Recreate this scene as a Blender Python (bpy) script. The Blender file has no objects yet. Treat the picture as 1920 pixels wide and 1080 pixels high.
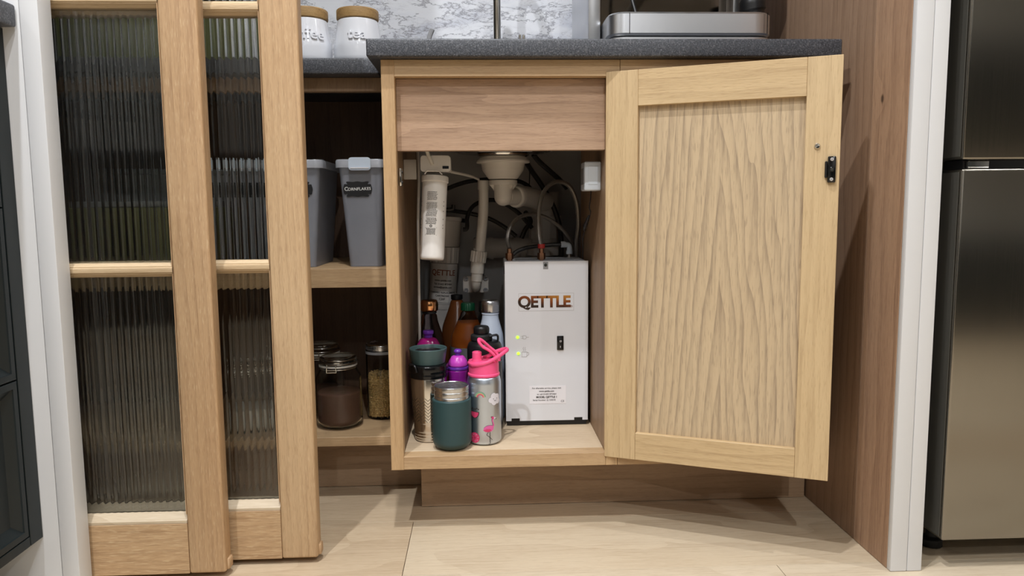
import bpy, bmesh, math, random
from mathutils import Vector, Matrix
PI = math.pi
scene = bpy.context.scene
C = scene.collection

# ---------------------------------------------------------------- camera, world, light
CAM_POS = (0.0, 0.0, 0.59)
CAM_YAW, CAM_PITCH, CAM_ROLL, CAM_F = 2.4, 6.15, 0.5, 1390.0
cd = bpy.data.cameras.new('camera'); cam = bpy.data.objects.new('camera', cd); C.objects.link(cam)
cd.sensor_fit = 'HORIZONTAL'; cd.sensor_width = 36.0; cd.lens = 36.0 * CAM_F / 1920.0
cd.clip_start = 0.02; cd.clip_end = 50
_y, _p, _r = map(math.radians, (CAM_YAW, CAM_PITCH, CAM_ROLL))
_F = Vector((math.sin(_y)*math.cos(_p), math.cos(_y)*math.cos(_p), -math.sin(_p)))
_R0 = Vector((math.cos(_y), -math.sin(_y), 0)); _U0 = _R0.cross(_F)
_R = _R0*math.cos(_r) - _U0*math.sin(_r); _U = _U0*math.cos(_r) + _R0*math.sin(_r)
m = Matrix.Identity(4)
for i in range(3):
    m[i][0] = _R[i]; m[i][1] = _U[i]; m[i][2] = -_F[i]; m[i][3] = CAM_POS[i]
cam.matrix_world = m
scene.camera = cam

w = bpy.data.worlds.new('world'); scene.world = w; w.use_nodes = True
w.node_tree.nodes['Background'].inputs[0].default_value = (0.8, 0.85, 0.9, 1)
w.node_tree.nodes['Background'].inputs[1].default_value = 0.3
scene.view_settings.view_transform = 'Standard'
scene.view_settings.look = 'None'
scene.view_settings.gamma = 1.0
scene.view_settings.use_curve_mapping = False
scene.view_settings.exposure = 0.50

def downlight(x, y, power, size=0.05):
    l = bpy.data.lights.new('downlight', 'AREA'); l.shape = 'DISK'; l.size = size
    l.energy = power; l.color = (0.95, 0.972, 1.0); l.spread = math.radians(150)
    o = bpy.data.objects.new('downlight', l); o.location = (x, y, 2.385); C.objects.link(o)
    return o
downlight(-0.58, 0.10, 18)
downlight(-0.12, 0.66, 13)
downlight(0.35, -1.10, 18)
downlight(0.10, -2.45, 16)  # added lamp without a known fitting, brightens the back of the sink cabinet
downlight(1.70, 0.55, 10)
downlight(1.70, -1.30, 10)
downlight(-1.60, -1.20, 10)

# ---------------------------------------------------------------- colours and node helpers
def srgb(r, g, b):
    def f(c):
        c /= 255.0
        return c/12.92 if c <= 0.04045 else ((c+0.055)/1.055)**2.4
    return (f(r), f(g), f(b), 1.0)

class NT:
    def __init__(s, name):
        s.m = bpy.data.materials.new(name); s.m.use_nodes = True
        s.t = s.m.node_tree; s.n = s.t.nodes; s.l = s.t.links
        s.bsdf = s.n['Principled BSDF']
    def new(s, typ, **k):
        n = s.n.new(typ)
        for a, b in k.items(): setattr(n, a, b)
        return n
    def put(s, sock, v):
        if v is None: return
        if hasattr(v, 'is_output'): s.l.new(v, sock)
        else: sock.default_value = v
    def math(s, op, a, b=None, c=None, clamp=False):
        n = s.new('ShaderNodeMath', operation=op, use_clamp=clamp)
        s.put(n.inputs[0], a); s.put(n.inputs[1], b)
        if c is not None: s.put(n.inputs[2], c)
        return n.outputs[0]
    def comb(s, x, y, z):
        n = s.new('ShaderNodeCombineXYZ')
        s.put(n.inputs[0], x); s.put(n.inputs[1], y); s.put(n.inputs[2], z)
        return n.outputs[0]
    def coords(s):
        tc = s.new('ShaderNodeTexCoord'); sp = s.new('ShaderNodeSeparateXYZ')
        s.l.new(tc.outputs['Object'], sp.inputs[0])
        return tc.outputs['Object'], sp.outputs[0], sp.outputs[1], sp.outputs[2]
    def noise(s, vec, scale=1.0, detail=2.0, rough=0.5, dist=0.0):
        n = s.new('ShaderNodeTexNoise')
        s.put(n.inputs['Vector'], vec); n.inputs['Scale'].default_value = scale
        n.inputs['Detail'].default_value = detail; n.inputs['Roughness'].default_value = rough
        n.inputs['Distortion'].default_value = dist
        return n.outputs['Fac']
    def ramp(s, fac, stops):
        n = s.new('ShaderNodeValToRGB'); s.put(n.inputs[0], fac)
        e = n.color_ramp.elements
        while len(e) < len(stops): e.new(0.5)
        for q, (p, c) in zip(e, stops):
            q.position = p; q.color = c if len(c) == 4 else (*c, 1)
        return n.outputs[0]
    def sstep(s, v, a, b):
        n = s.new('ShaderNodeMapRange', interpolation_type='SMOOTHSTEP')
        s.put(n.inputs[0], v); n.inputs[1].default_value = a; n.inputs[2].default_value = b
        return n.outputs[0]
    def mix(s, f, a, b, blend='MIX'):
        n = s.new('ShaderNodeMix', data_type='RGBA', blend_type=blend)
        s.put(n.inputs[0], f); s.put(n.inputs[6], a); s.put(n.inputs[7], b)
        return n.outputs[2]
    def bump(s, h, strength=0.2, dist=0.001):
        n = s.new('ShaderNodeBump'); n.inputs['Strength'].default_value = strength
        n.inputs['Distance'].default_value = dist
        s.put(n.inputs['Height'], h); s.l.new(n.outputs[0], s.bsdf.inputs['Normal'])
    def base(s, c): s.put(s.bsdf.inputs['Base Color'], c)
    def set(s, **k):
        for a, b in k.items(): s.put(s.bsdf.inputs[a.replace('_', ' ')], b)

def plain(name, col, rough=0.5, metal=0.0, speck=0.06, scale=60, spec=None, coat=0.0, trans=0.0, ior=1.45, alpha=1.0, sss=0.0):
    t = NT(name); co, x, y, z = t.coords()
    n = t.noise(co, scale, 3)
    c2 = tuple(max(0, q*(1-speck)) for q in col[:3]) + (1,)
    t.base(t.mix(n, c2, col))
    t.set(Metallic=metal, IOR=ior)
    t.put(t.bsdf.inputs['Roughness'], t.math('MULTIPLY_ADD', n, 0.08, max(0, rough-0.04)) if rough > 0.06 else rough)
    if spec is not None: t.bsdf.inputs['Specular IOR Level'].default_value = spec
    if coat: t.bsdf.inputs['Coat Weight'].default_value = coat
    if trans: t.bsdf.inputs['Transmission Weight'].default_value = trans
    if alpha < 1: t.bsdf.inputs['Alpha'].default_value = alpha
    return t.m

def wood(name, axis, base, dark, pale, seed=0, R=28.0, W=2.2, band=0.45, cath=None, knots=(), fleck=0.25, rough=0.55, fs=1.0, bend=0.06):
    t = NT(name); co, x, y, z = t.coords()
    al, u, v = {'Z': (z, x, y), 'X': (x, z, y), 'Y': (y, x, z), 'ZY': (z, y, x)}[axis]
    s1 = seed*1.37
    us = t.math('ADD', u, s1); as_ = t.math('ADD', al, s1*2.1)
    kd = None; kw = None
    for (ku, ka, kr) in knots:
        du = t.math('SUBTRACT', u, ku); da = t.math('MULTIPLY', t.math('SUBTRACT', al, ka), 0.6)
        d = t.math('SQRT', t.math('ADD', t.math('MULTIPLY', du, du), t.math('MULTIPLY', da, da)))
        dk = t.math('SUBTRACT', 1.0, t.sstep(d, kr*0.35, kr))
        g = t.math('MULTIPLY', t.math('EXPONENT', t.math('MULTIPLY', d, -0.55/kr)), 1.8)
        kd = dk if kd is None else t.math('MAXIMUM', kd, dk)
        kw = g if kw is None else t.math('ADD', kw, g)
    vec1 = t.comb(t.math('MULTIPLY', us, 7.0), t.math('MULTIPLY', v, 3.0), t.math('MULTIPLY', as_, 1.1))
    warp = t.noise(vec1, 1.0, 3, 0.55)
    vec1b = t.comb(t.math('MULTIPLY', us, 26.0), t.math('MULTIPLY', v, 5.0), t.math('MULTIPLY', as_, 3.2))
    warp2 = t.noise(vec1b, 1.0, 2, 0.5)
    f = t.math('MULTIPLY', t.math('ADD', us, t.math('MULTIPLY', v, 0.4)), R)
    f = t.math('ADD', f, t.math('MULTIPLY', warp, W*2.4))
    f = t.math('ADD', f, t.math('MULTIPLY', warp2, W*0.55))
    if cath:
        A, B, u0 = cath
        du = t.math('SUBTRACT', u, u0)
        f = t.math('MULTIPLY', t.math('ABSOLUTE', t.math('ADD', du, t.math('MULTIPLY', t.math('SUBTRACT', warp, 0.5), 0.10))), A)
        f = t.math('ADD', f, t.math('MULTIPLY', al, B))
        f = t.math('ADD', f, t.math('ADD', t.math('MULTIPLY', warp, W), t.math('MULTIPLY', warp2, W*0.35)))
    if kw is not None: f = t.math('ADD', f, kw)
    sn = t.math('SINE', t.math('MULTIPLY', f, 2*PI))
    bd = t.sstep(t.math('MULTIPLY_ADD', sn, 0.5, 0.5), 0.35, 1.0)
    bd = t.math('POWER', t.math('FRACT', f), 2.6 if cath else 1.9)
    vec2 = t.comb(t.math('MULTIPLY', us, 240.0*fs), t.math('MULTIPLY', v, 240.0*fs), t.math('MULTIPLY', as_, 9.0*fs))
    fine = t.noise(vec2, 1.0, 3, 0.6)
    vec3 = t.comb(t.math('MULTIPLY', us, 820.0*fs), t.math('MULTIPLY', v, 820.0*fs), t.math('MULTIPLY', as_, 58.0*fs))
    pore = t.noise(vec3, 1.0, 1, 0.5)
    vec4 = t.comb(t.math('MULTIPLY', us, 5.0), t.math('MULTIPLY', v, 5.0), t.math('MULTIPLY', as_, 1.3))
    broad = t.noise(vec4, 1.0, 2)
    mod = t.math('MULTIPLY', bd, t.sstep(fine, 0.2, 0.75))
    c = t.mix(t.math('MULTIPLY', t.math('ADD', mod, t.math('MULTIPLY', bd, 0.6)), band, clamp=True), base, dark)
    c = t.mix(t.math('MULTIPLY', t.sstep(broad, 0.35, 0.75), 0.35), c, pale)
    c = t.mix(t.math('MULTIPLY', t.sstep(fine, 0.48, 0.72), 0.35), c, dark)
    c = t.mix(t.math('MULTIPLY', t.sstep(pore, 0.58, 0.7), fleck), c, pale)
    c = t.mix(t.math('MULTIPLY', t.sstep(pore, 0.42, 0.3), 0.35), c, dark)
    if kd is not None:
        dk = tuple(q*0.25 for q in dark[:3]) + (1,)
        c = t.mix(t.math('MULTIPLY', kd, 0.85), c, dk)
    t.base(c)
    t.put(t.bsdf.inputs['Roughness'], t.math('MULTIPLY_ADD', fine, 0.15, rough-0.07))
    t.bump(t.math('ADD', fine, pore), 0.25, 0.0006)
    return t.m

# ---------------------------------------------------------------- mesh helpers
def bm_new(): return bmesh.new()

def box(b, x0, x1, y0, y1, z0, z1, bev=0.0, seg=1):
    r = bmesh.ops.create_cube(b, size=1.0)
    vs = r['verts']
    for v in vs:
        v.co = Vector(((x0+x1)/2 + v.co.x*(x1-x0), (y0+y1)/2 + v.co.y*(y1-y0), (z0+z1)/2 + v.co.z*(z1-z0)))
    if bev > 0:
        es = list({e for v in vs for e in v.link_edges})
        bmesh.ops.bevel(b, geom=es, offset=bev, segments=seg, affect='EDGES', profile=0.5, clamp_overlap=True)
    return b

def frame_from_axis(d):
    d = Vector(d).normalized()
    a = Vector((0, 0, 1)) if abs(d.z) < 0.9 else Vector((1, 0, 0))
    u = d.cross(a).normalized(); v = d.cross(u).normalized()
    return u, v, d

def lathe(b, prof, cen, axis=(0, 0, 1), seg=40, closed=True, arc=None):
    u, v, d = (Vector((1, 0, 0)), Vector((0, 1, 0)), Vector((0, 0, 1))) if tuple(axis) == (0, 0, 1) else frame_from_axis(axis)
    cen = Vector(cen); rings = []
    for (r, h) in prof:
        if r < 1e-6: rings.append([b.verts.new(cen + d*h)])
        else: rings.append([b.verts.new(cen + d*h + (u*math.cos(2*PI*i/seg) + v*math.sin(2*PI*i/seg))*r) for i in range(seg)])
    for A, B in zip(rings, rings[1:]):
        if len(A) == 1 and len(B) == 1: continue
        for i in range(seg):
            j = (i+1) % seg
            if len(A) == 1: b.faces.new((A[0], B[i], B[j]))
            elif len(B) == 1: b.faces.new((A[j], A[i], B[0]))
            else: b.faces.new((A[i], B[i], B[j], A[j]))
    return b

def rnd(prof_pts, r=0.003, n=3):
    """round the inner corners of a lathe profile"""
    out = [prof_pts[0]]
    for a, p, c in zip(prof_pts, prof_pts[1:], prof_pts[2:]):
        P = Vector((p[0], p[1])); A = Vector((a[0], a[1])); D = Vector((c[0], c[1]))
        la, lc = (A-P).length, (D-P).length
        k = min(r, la*0.45, lc*0.45)
        if k < 1e-6: out.append(p); continue
        s = P + (A-P).normalized()*k; e = P + (D-P).normalized()*k
        for i in range(n+1):
            t = i/n
            q = s*(1-t)**2 + P*2*t*(1-t) + e*t*t
            out.append((max(q.x, 0), q.y))
    out.append(prof_pts[-1])
    return out

def spline(pts, n=6):
    P = [Vector(p) for p in pts]; out = []
    if len(P) < 3: return P
    ext = [P[0]*2-P[1]] + P + [P[-1]*2-P[-2]]
    for i in range(1, len(ext)-2):
        p0, p1, p2, p3 = ext[i-1:i+3]
        for k in range(n):
            t = k/n
            out.append(0.5*((2*p1) + (p2-p0)*t + (2*p0-5*p1+4*p2-p3)*t*t + (3*p1-p0-3*p2+p3)*t**3))
    out.append(P[-1])
    return out

def tube(b, pts, r, seg=10, smooth=6, flat=None, closed=False):
    P = spline(pts, smooth) if smooth > 1 else [Vector(p) for p in pts]
    rr = r if isinstance(r, (list, tuple)) else [r]*len(P)
    if len(rr) != len(P): rr = [rr[min(len(rr)-1, int(i*len(rr)/len(P)))] for i in range(len(P))]
    rings = []; up = None
    for i, p in enumerate(P):
        d = (P[min(i+1, len(P)-1)] - P[max(i-1, 0)]).normalized()
        if closed: d = (P[(i+1) % len(P)] - P[i-1]).normalized()
        if up is None:
            u, v, _ = frame_from_axis(d)
        else:
            u = (up - d*up.dot(d)).normalized(); v = d.cross(u).normalized()
        up = u
        if flat:
            n = Vector(flat[0]); n = (n - d*n.dot(d)).normalized(); s = d.cross(n).normalized()
            ring = [b.verts.new(p + n*math.cos(2*PI*k/seg)*flat[1] + s*math.sin(2*PI*k/seg)*flat[2]) for k in range(seg)]
        else:
            ring = [b.verts.new(p + (u*math.cos(2*PI*k/seg) + v*math.sin(2*PI*k/seg))*rr[i]) for k in range(seg)]
        rings.append(ring)
    pairs = list(zip(rings, rings[1:]))
    if closed: pairs.append((rings[-1], rings[0]))
    for A, B in pairs:
        for k in range(seg):
            j = (k+1) % seg
            b.faces.new((A[k], A[j], B[j], B[k]))
    if not closed:
        b.faces.new(list(reversed(rings[0]))); b.faces.new(rings[-1])
    return b

def prism(b, poly, depth, mapf):
    """extrude a 2-D polygon (u,v); mapf(u,v,w) -> 3-D, w from 0 to depth"""
    A = [b.verts.new(mapf(u, v, 0)) for u, v in poly]
    B = [b.verts.new(mapf(u, v, depth)) for u, v in poly]
    n = len(poly)
    b.faces.new(A); b.faces.new(list(reversed(B)))
    for i in range(n):
        j = (i+1) % n
        b.faces.new((A[j], A[i], B[i], B[j]))
    return b

def rrect(w, h, r, n=5, cx=0, cy=0):
    out = []
    for (sx, sy, a0) in ((1, -1, -90), (1, 1, 0), (-1, 1, 90), (-1, -1, 180)):
        for k in range(n+1):
            a = math.radians(a0 + 90*k/n)
            out.append((cx + sx*(w/2-r) + r*math.cos(a), cy + sy*(h/2-r) + r*math.sin(a)))
    return out

WM = {}
def thing(name, label, cat, loc=(0, 0, 0), rot=None, group=None, kind=None):
    o = bpy.data.objects.new(name, None); C.objects.link(o); o.empty_display_size = 0.02
    M = Matrix.Translation(loc) @ (rot if rot is not None else Matrix.Identity(4))
    o.matrix_world = M; WM[o.name] = M
    o['label'] = label; o['category'] = cat
    if group: o['group'] = group
    if kind: o['kind'] = kind
    return o

def obj(name, b, mat, parent=None, label=None, local=False, smooth=True, loc=None, kind=None, ang=0.55, recalc=True):
    if recalc: bmesh.ops.recalc_face_normals(b, faces=b.faces[:])
    me = bpy.data.meshes.new(name); b.to_mesh(me); b.free()
    me.materials.append(mat)
    if smooth:
        me.polygons.foreach_set('use_smooth', [True]*len(me.polygons))
        me.set_sharp_from_angle(angle=ang)
    o = bpy.data.objects.new(name, me); C.objects.link(o)
    if parent is not None:
        M = WM[parent.name]
        if not local: me.transform(M.inverted())
        o.parent = parent
        WM[o.name] = M
    elif loc is not None:
        me.transform(Matrix.Translation(-Vector(loc))); o.location = loc
        WM[o.name] = Matrix.Translation(loc)
    else: WM[o.name] = Matrix.Identity(4)
    if label: o['label'] = label
    if kind: o['kind'] = kind
    return o

def tag(o, label, cat, group=None, kind=None):
    o['label'] = label; o['category'] = cat
    if group: o['group'] = group
    if kind: o['kind'] = kind
    return o

_tc = [0]
def text_b(b, s, size, mapf, align='CENTER', bold=0.0, ext=0.0, space=1.0, seg=3, cut=0.0):
    """lettering as mesh: mapf(u,v,w) -> 3-D"""
    cu = bpy.data.curves.new('lettering', 'FONT'); cu.body = s; cu.size = size; cu.align_x = align; cu.align_y = 'CENTER'
    cu.offset = bold; cu.extrude = ext; cu.resolution_u = seg; cu.space_character = space; cu.fill_mode = 'BOTH' if ext > 0 else 'FRONT'
    ob = bpy.data.objects.new('lettering_tmp', cu)
    me = bpy.data.meshes.new_from_object(ob)
    tb = bm_new(); tb.from_mesh(me)
    if cut:
        xs = [v.co.x for v in tb.verts]; x = min(xs) + cut
        while x < max(xs):
            bmesh.ops.bisect_plane(tb, geom=tb.verts[:]+tb.edges[:]+tb.faces[:], plane_co=(x, 0, 0), plane_no=(1, 0, 0)); x += cut
    tb.verts.ensure_lookup_table(); tb.verts.index_update()
    vs = [b.verts.new(mapf(v.co.x, v.co.y, v.co.z)) for v in tb.verts]
    for p in tb.faces:
        try: b.faces.new([vs[v.index] for v in p.verts])
        except ValueError: pass
    tb.free()
    bpy.data.objects.remove(ob); bpy.data.curves.remove(cu); bpy.data.meshes.remove(me)
    return b

def planar(o, u, v):
    o, u, v = Vector(o), Vector(u).normalized(), Vector(v).normalized(); n = u.cross(v)
    return lambda a, b_, c: o + u*a + v*b_ + n*c
def wrap(cx, cy, r, z0, phi0, lift=0.0003):
    """wrap u around a vertical cylinder; phi0 is the angle (from -Y, towards +X)"""
    def f(a, b_, c):
        ph = phi0 + a/r; R_ = r + lift + c
        return Vector((cx + R_*math.sin(ph), cy - R_*math.cos(ph), z0 + b_))
    return f

# ---------------------------------------------------------------- materials
OAK = dict(base=srgb(190, 152, 106), dark=srgb(150, 112, 72), pale=srgb(214, 182, 138))
m_stile1 = wood('oak_door_stile_warm', 'Z', srgb(182, 148, 110), srgb(139, 104, 73), srgb(215, 190, 155), 3, R=60, W=1.6, band=0.30, fleck=0.38)
m_stile2 = wood('oak_door_stile_pale', 'Z', srgb(189, 156, 118), srgb(147, 114, 81), srgb(219, 194, 157), 5, R=70, W=1.6, band=0.30, fleck=0.34, knots=((-0.304, 0.256, 0.0035),))
m_railx = wood('oak_door_rail', 'X', srgb(181, 148, 110), srgb(137, 104, 71), srgb(211, 186, 149), 8, R=60, W=1.4, band=0.35, fleck=0.5)
m_carcx = wood('oak_carcass_across', 'X', srgb(181, 150, 112), srgb(147, 116, 83), srgb(203, 176, 138), 11, R=34, W=1.6, band=0.35)
m_carcz = wood('oak_carcass_upright', 'Z', srgb(185, 152, 111), srgb(149, 116, 78), srgb(207, 178, 138), 12, R=36, W=1.6, band=0.35)
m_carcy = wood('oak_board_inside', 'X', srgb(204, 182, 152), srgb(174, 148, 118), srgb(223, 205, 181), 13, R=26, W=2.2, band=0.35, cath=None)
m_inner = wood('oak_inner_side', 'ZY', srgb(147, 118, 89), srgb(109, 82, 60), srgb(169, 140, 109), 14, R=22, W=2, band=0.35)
m_drawer = wood('oak_false_front', 'X', srgb(169, 138, 112), srgb(123, 94, 73), srgb(189, 162, 136), 17, R=22, W=2.4, band=0.38, knots=((0.722, 0.097, 0.006),), fleck=0.15)
m_dframe = wood('oak_cabinet_door_stile', 'Z', srgb(195, 168, 127), srgb(159, 131, 93), srgb(211, 188, 150), 21, R=40, W=2, band=0.32, fleck=0.2)
m_dframex = wood('oak_cabinet_door_rail', 'X', srgb(195, 168, 127), srgb(155, 127, 89), srgb(211, 188, 150), 22, R=42, W=2, band=0.34, fleck=0.2)
m_dpanel = wood('oak_cabinet_door_panel', 'Z', srgb(191, 168, 135), srgb(128, 109, 89), srgb(204, 184, 152), 4, R=30, W=1.7, band=0.52, cath=(64.0, 5.6, 0.195), fleck=0.22, fs=0.8)
m_endp = wood('oak_end_panel_far', 'ZY', srgb(155, 126, 102), srgb(115, 88, 67), srgb(175, 146, 122), 31, R=34, W=1.6, band=0.4, fleck=0.2)
m_endp2 = wood('oak_end_panel_near', 'ZY', srgb(165, 132, 105), srgb(119, 88, 68), srgb(187, 156, 128), 33, R=30, W=1.6, band=0.42, fleck=0.2, knots=((-0.3981, 0.7613, 0.006),))
m_plinth = wood('oak_plinth', 'X', srgb(163, 134, 105), srgb(125, 98, 72), srgb(181, 154, 125), 36, R=20, W=2.0, band=0.4, knots=((0.1, 0.26, 0.006),))
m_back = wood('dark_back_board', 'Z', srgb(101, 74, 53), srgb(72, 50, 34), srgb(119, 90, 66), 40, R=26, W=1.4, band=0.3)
plank_mats = [wood('floor_plank_%s' % n, 'X', srgb(*c), srgb(*d), srgb(*p), 50+i*3, R=16, W=3.0, band=0.34, fleck=0.3, rough=0.5, fs=0.8)
              for i, (n, c, d, p) in enumerate([('pale', (195, 177, 150), (165, 143, 116), (211, 196, 173)),
                                                ('warm', (190, 169, 141), (159, 135, 107), (207, 188, 162)),
                                                ('sand', (199, 183, 158), (171, 151, 124), (215, 200, 178))])]

def granite():
    t = NT('leathered_granite'); co, x, y, z = t.coords()
    n1 = t.noise(co, 420, 4, 0.7); n2 = t.noise(co, 150, 3, 0.6); n3 = t.noise(co, 14, 3)
    c = t.ramp(n1, [(0.30, srgb(26, 28, 32)), (0.48, srgb(54, 56, 62)), (0.60, srgb(84, 87, 94)), (0.74, srgb(178, 178, 180))])
    c = t.mix(t.math('MULTIPLY', t.sstep(n2, 0.5, 0.72), 0.35), c, srgb(128, 128, 132))
    c = t.mix(t.math('MULTIPLY', n3, 0.4), c, srgb(56, 58, 64))
    t.base(c); t.set(Roughness=0.38); t.bump(t.math('ADD', n2, n1), 0.5, 0.001)
    return t.m
m_granite = granite()

def marble():
    t = NT('veined_marble'); co, x, y, z = t.coords()
    wv = t.new('ShaderNodeMapping'); t.l.new(co, wv.inputs[0]); wv.inputs['Rotation'].default_value = (0, 0.75, 0.2); wv.inputs['Scale'].default_value = (1, 1, 2.6)
    v = wv.outputs[0]
    n0 = t.noise(v, 8, 8, 0.68, 0.25)
    v1 = t.math('ABSOLUTE', t.math('SUBTRACT', n0, 0.5)); v1 = t.sstep(v1, 0.022, 0.0)
    n1 = t.noise(v, 20, 8, 0.7, 0.3)
    v2 = t.math('ABSOLUTE', t.math('SUBTRACT', n1, 0.48)); v2 = t.sstep(v2, 0.018, 0.0)
    nb = t.noise(v, 7, 4, 0.6)
    c = t.mix(t.sstep(nb, 0.42, 0.75), srgb(244, 246, 252), srgb(214, 218, 230))
    c = t.mix(t.math('MULTIPLY', v1, 0.75), c, srgb(120, 120, 132))
    c = t.mix(t.math('MULTIPLY', v2, t.math('MULTIPLY', t.sstep(nb, 0.35, 0.65), 0.6)), c, srgb(128, 124, 134))
    t.base(c); t.set(Roughness=0.3)
    return t.m
m_marble = marble()

def brushed(name, col, rough=0.28, axis='X', k=0.12, sc=1.0):
    t = NT(name); co, x, y, z = t.coords()
    a, b_ = (4.0, 900.0*sc)
    vec = {'X': t.comb(t.math('MULTIPLY', x, a), t.math('MULTIPLY', y, b_), t.math('MULTIPLY', z, b_)),
           'Z': t.comb(t.math('MULTIPLY', x, b_), t.math('MULTIPLY', y, b_), t.math('MULTIPLY', z, a)),
           'C': t.comb(t.math('MULTIPLY', x, 30), t.math('MULTIPLY', y, 30), t.math('MULTIPLY', z, b_))}[axis]
    n = t.noise(vec, 1.0, 2)
    t.base(t.mix(t.math('MULTIPLY', n, k*2), col, tuple(q*0.75 for q in col[:3]) + (1,)))
    t.set(Metallic=1.0); t.put(t.bsdf.inputs['Roughness'], t.math('MULTIPLY_ADD', n, k, rough))
    t.bump(n, 0.02, 0.0001)
    return t.m
m_fridge = brushed('fridge_steel', srgb(142, 138, 130), 0.17, 'Z', 0.05)
m_fridge_side = plain('fridge_side_grey', srgb(92, 90, 84), 0.42, 0.5)
m_steel = brushed('brushed_steel', srgb(204, 206, 210), 0.30, 'X', 0.05, 2.0)
m_steelc = brushed('spun_steel', srgb(206, 207, 210), 0.20, 'C')
m_steel_dull = brushed('brushed_aluminium', srgb(202, 212, 226), 0.30, 'Z', 0.08)
m_chrome = plain('chrome', srgb(214, 212, 208), 0.09, 1.0, 0.03)
m_mirror = plain('polished_dark_steel', srgb(120, 112, 104), 0.10, 1.0, 0.03)
m_brass = plain('brass_nut', srgb(150, 112, 88), 0.35, 1.0)
m_copper = plain('copper_cap', srgb(206, 150, 104), 0.13, 1.0, 0.04)
m_white = plain('white_trim_paint', srgb(218, 219, 221), 0.42, 0, 0.03, 8)
m_wall = plain('wall_paint', srgb(205, 202, 196), 0.8, 0, 0.03, 6)
m_ceil = plain('ceiling_paint', srgb(232, 230, 226), 0.9, 0, 0.02)
m_plaster = plain('grey_plaster', srgb(206, 204, 202), 0.85, 0, 0.2, 4)
m_green = plain('dark_green_paint', srgb(17, 26, 28), 0.45, 0, 0.08, 12)
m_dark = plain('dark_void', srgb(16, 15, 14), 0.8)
m_black = plain('black_plastic', srgb(20, 20, 22), 0.38)
m_blackg = plain('black_gloss_plastic', srgb(14, 14, 15), 0.15)
m_rubber = plain('black_rubber', srgb(22, 22, 23), 0.6)
m_pvc = plain('white_pvc', srgb(222, 216, 206), 0.35, 0, 0.05, 30)
m_pvcg = plain('aged_white_pvc', srgb(206, 200, 192), 0.42, 0, 0.10, 18)
m_cart = plain('cartridge_plastic', srgb(216, 212, 207), 0.35, 0, 0.04, 20)
m_tank = plain('tank_white_enamel', srgb(220, 221, 225), 0.30, 0, 0.03, 12)
m_tankside = plain('tank_side_grey', srgb(150, 148, 146), 0.4, 0, 0.05)
m_ink = plain('dark_ink', srgb(52, 46, 44), 0.6)
m_inkr = plain('brown_red_ink', srgb(140, 84, 60), 0.5)
m_label = plain('white_sticker', srgb(232, 230, 234), 0.4, 0, 0.02)
m_greyline = plain('grey_ink', srgb(176, 173, 171), 0.6)
m_ceramic = plain('white_glazed_ceramic', srgb(232, 234, 240), 0.10, 0, 0.01, coat=0.5)
m_bamboo = wood('jar_lid_wood', 'X', srgb(172, 138, 88), srgb(125, 92, 52), srgb(192, 160, 110), 60, R=60, W=2, band=0.6)
m_charger = plain('pale_charger_plastic', srgb(212, 220, 228), 0.35)
m_teal = plain('teal_powder_coat', srgb(42, 68, 70), 0.45, 0, 0.08, 200)
m_tealgrey = plain('slate_teal_plastic', srgb(62, 84, 84), 0.4)
m_pink = plain('pink_silicone', srgb(238, 84, 134), 0.42, 0, 0.05, 80)
m_purple = plain('purple_plastic', srgb(132, 28, 132), 0.25, 0, 0.05)
m_violet = plain('violet_plastic', srgb(104, 50, 160), 0.3)
m_lilac = plain('magenta_plastic', srgb(190, 66, 178), 0.3)
m_magdk = plain('deep_magenta_plastic', srgb(150, 22, 104), 0.22)
m_whitemet = plain('white_enamel_bottle', srgb(206, 216, 232), 0.3)
m_greencap = plain('green_screw_cap', srgb(14, 84, 54), 0.4)
m_orange = plain('orange_drink', srgb(196, 104, 40), 0.2, 0, 0.1, 20)
m_brown = plain('brown_drink', srgb(120, 70, 36), 0.2, 0, 0.1, 20)
m_maglabel = plain('magenta_bottle_label', srgb(110, 20, 60), 0.4)
m_greylabel = plain('grey_bottle_label', srgb(140, 140, 142), 0.4)
m_corn = plain('popping_corn', srgb(232, 196, 128), 0.35, 0, 0.35, 90)
m_seed = plain('dark_flax_seed', srgb(120, 86, 66), 0.5, 0, 0.7, 700)
m_chalk = plain('chalk_white', srgb(232, 232, 228), 0.8)
m_chalkb = plain('chalkboard_black', srgb(22, 22, 24), 0.6)
m_red = plain('red_tape', srgb(150, 40, 36), 0.5)
m_olive = plain('olive_tin', srgb(120, 124, 70), 0.5)
m_yellow = plain('mustard_packet', srgb(128, 122, 78), 0.5)
m_papergrey = plain('grey_packet', srgb(150, 146, 142), 0.6)

def glass(name, col=(1, 1, 1, 1), rough=0.0, ior=1.45):
    t = NT(name); t.base(col); t.set(Roughness=rough, IOR=ior); t.bsdf.inputs['Transmission Weight'].default_value = 1.0
    return t.m
m_reeded = glass('reeded_glass', (0.90, 0.93, 0.92, 1), 0.03, 1.45)
m_glass = glass('clear_jar_glass', (0.97, 0.98, 0.98, 1), 0.0, 1.18)
m_smoke = glass('smoky_plastic', (0.45, 0.38, 0.42, 1), 0.06, 1.2)

def frosted():
    t = NT('frosted_tub_plastic'); co, x, y, z = t.coords()
    n = t.noise(co, 25, 3)
    t.base(t.mix(n, srgb(168, 170, 180), srgb(190, 193, 202)))
    t.set(Roughness=0.32); t.bsdf.inputs['Transmission Weight'].default_value = 0.25
    t.bsdf.inputs['Alpha'].default_value = 0.48
    return t.m
m_frost = frosted()
m_frostlid = plain('clear_lid_plastic', srgb(190, 192, 198), 0.2, alpha=0.7)
m_latch = plain('blue_white_latch', srgb(206, 218, 232), 0.2)

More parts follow.
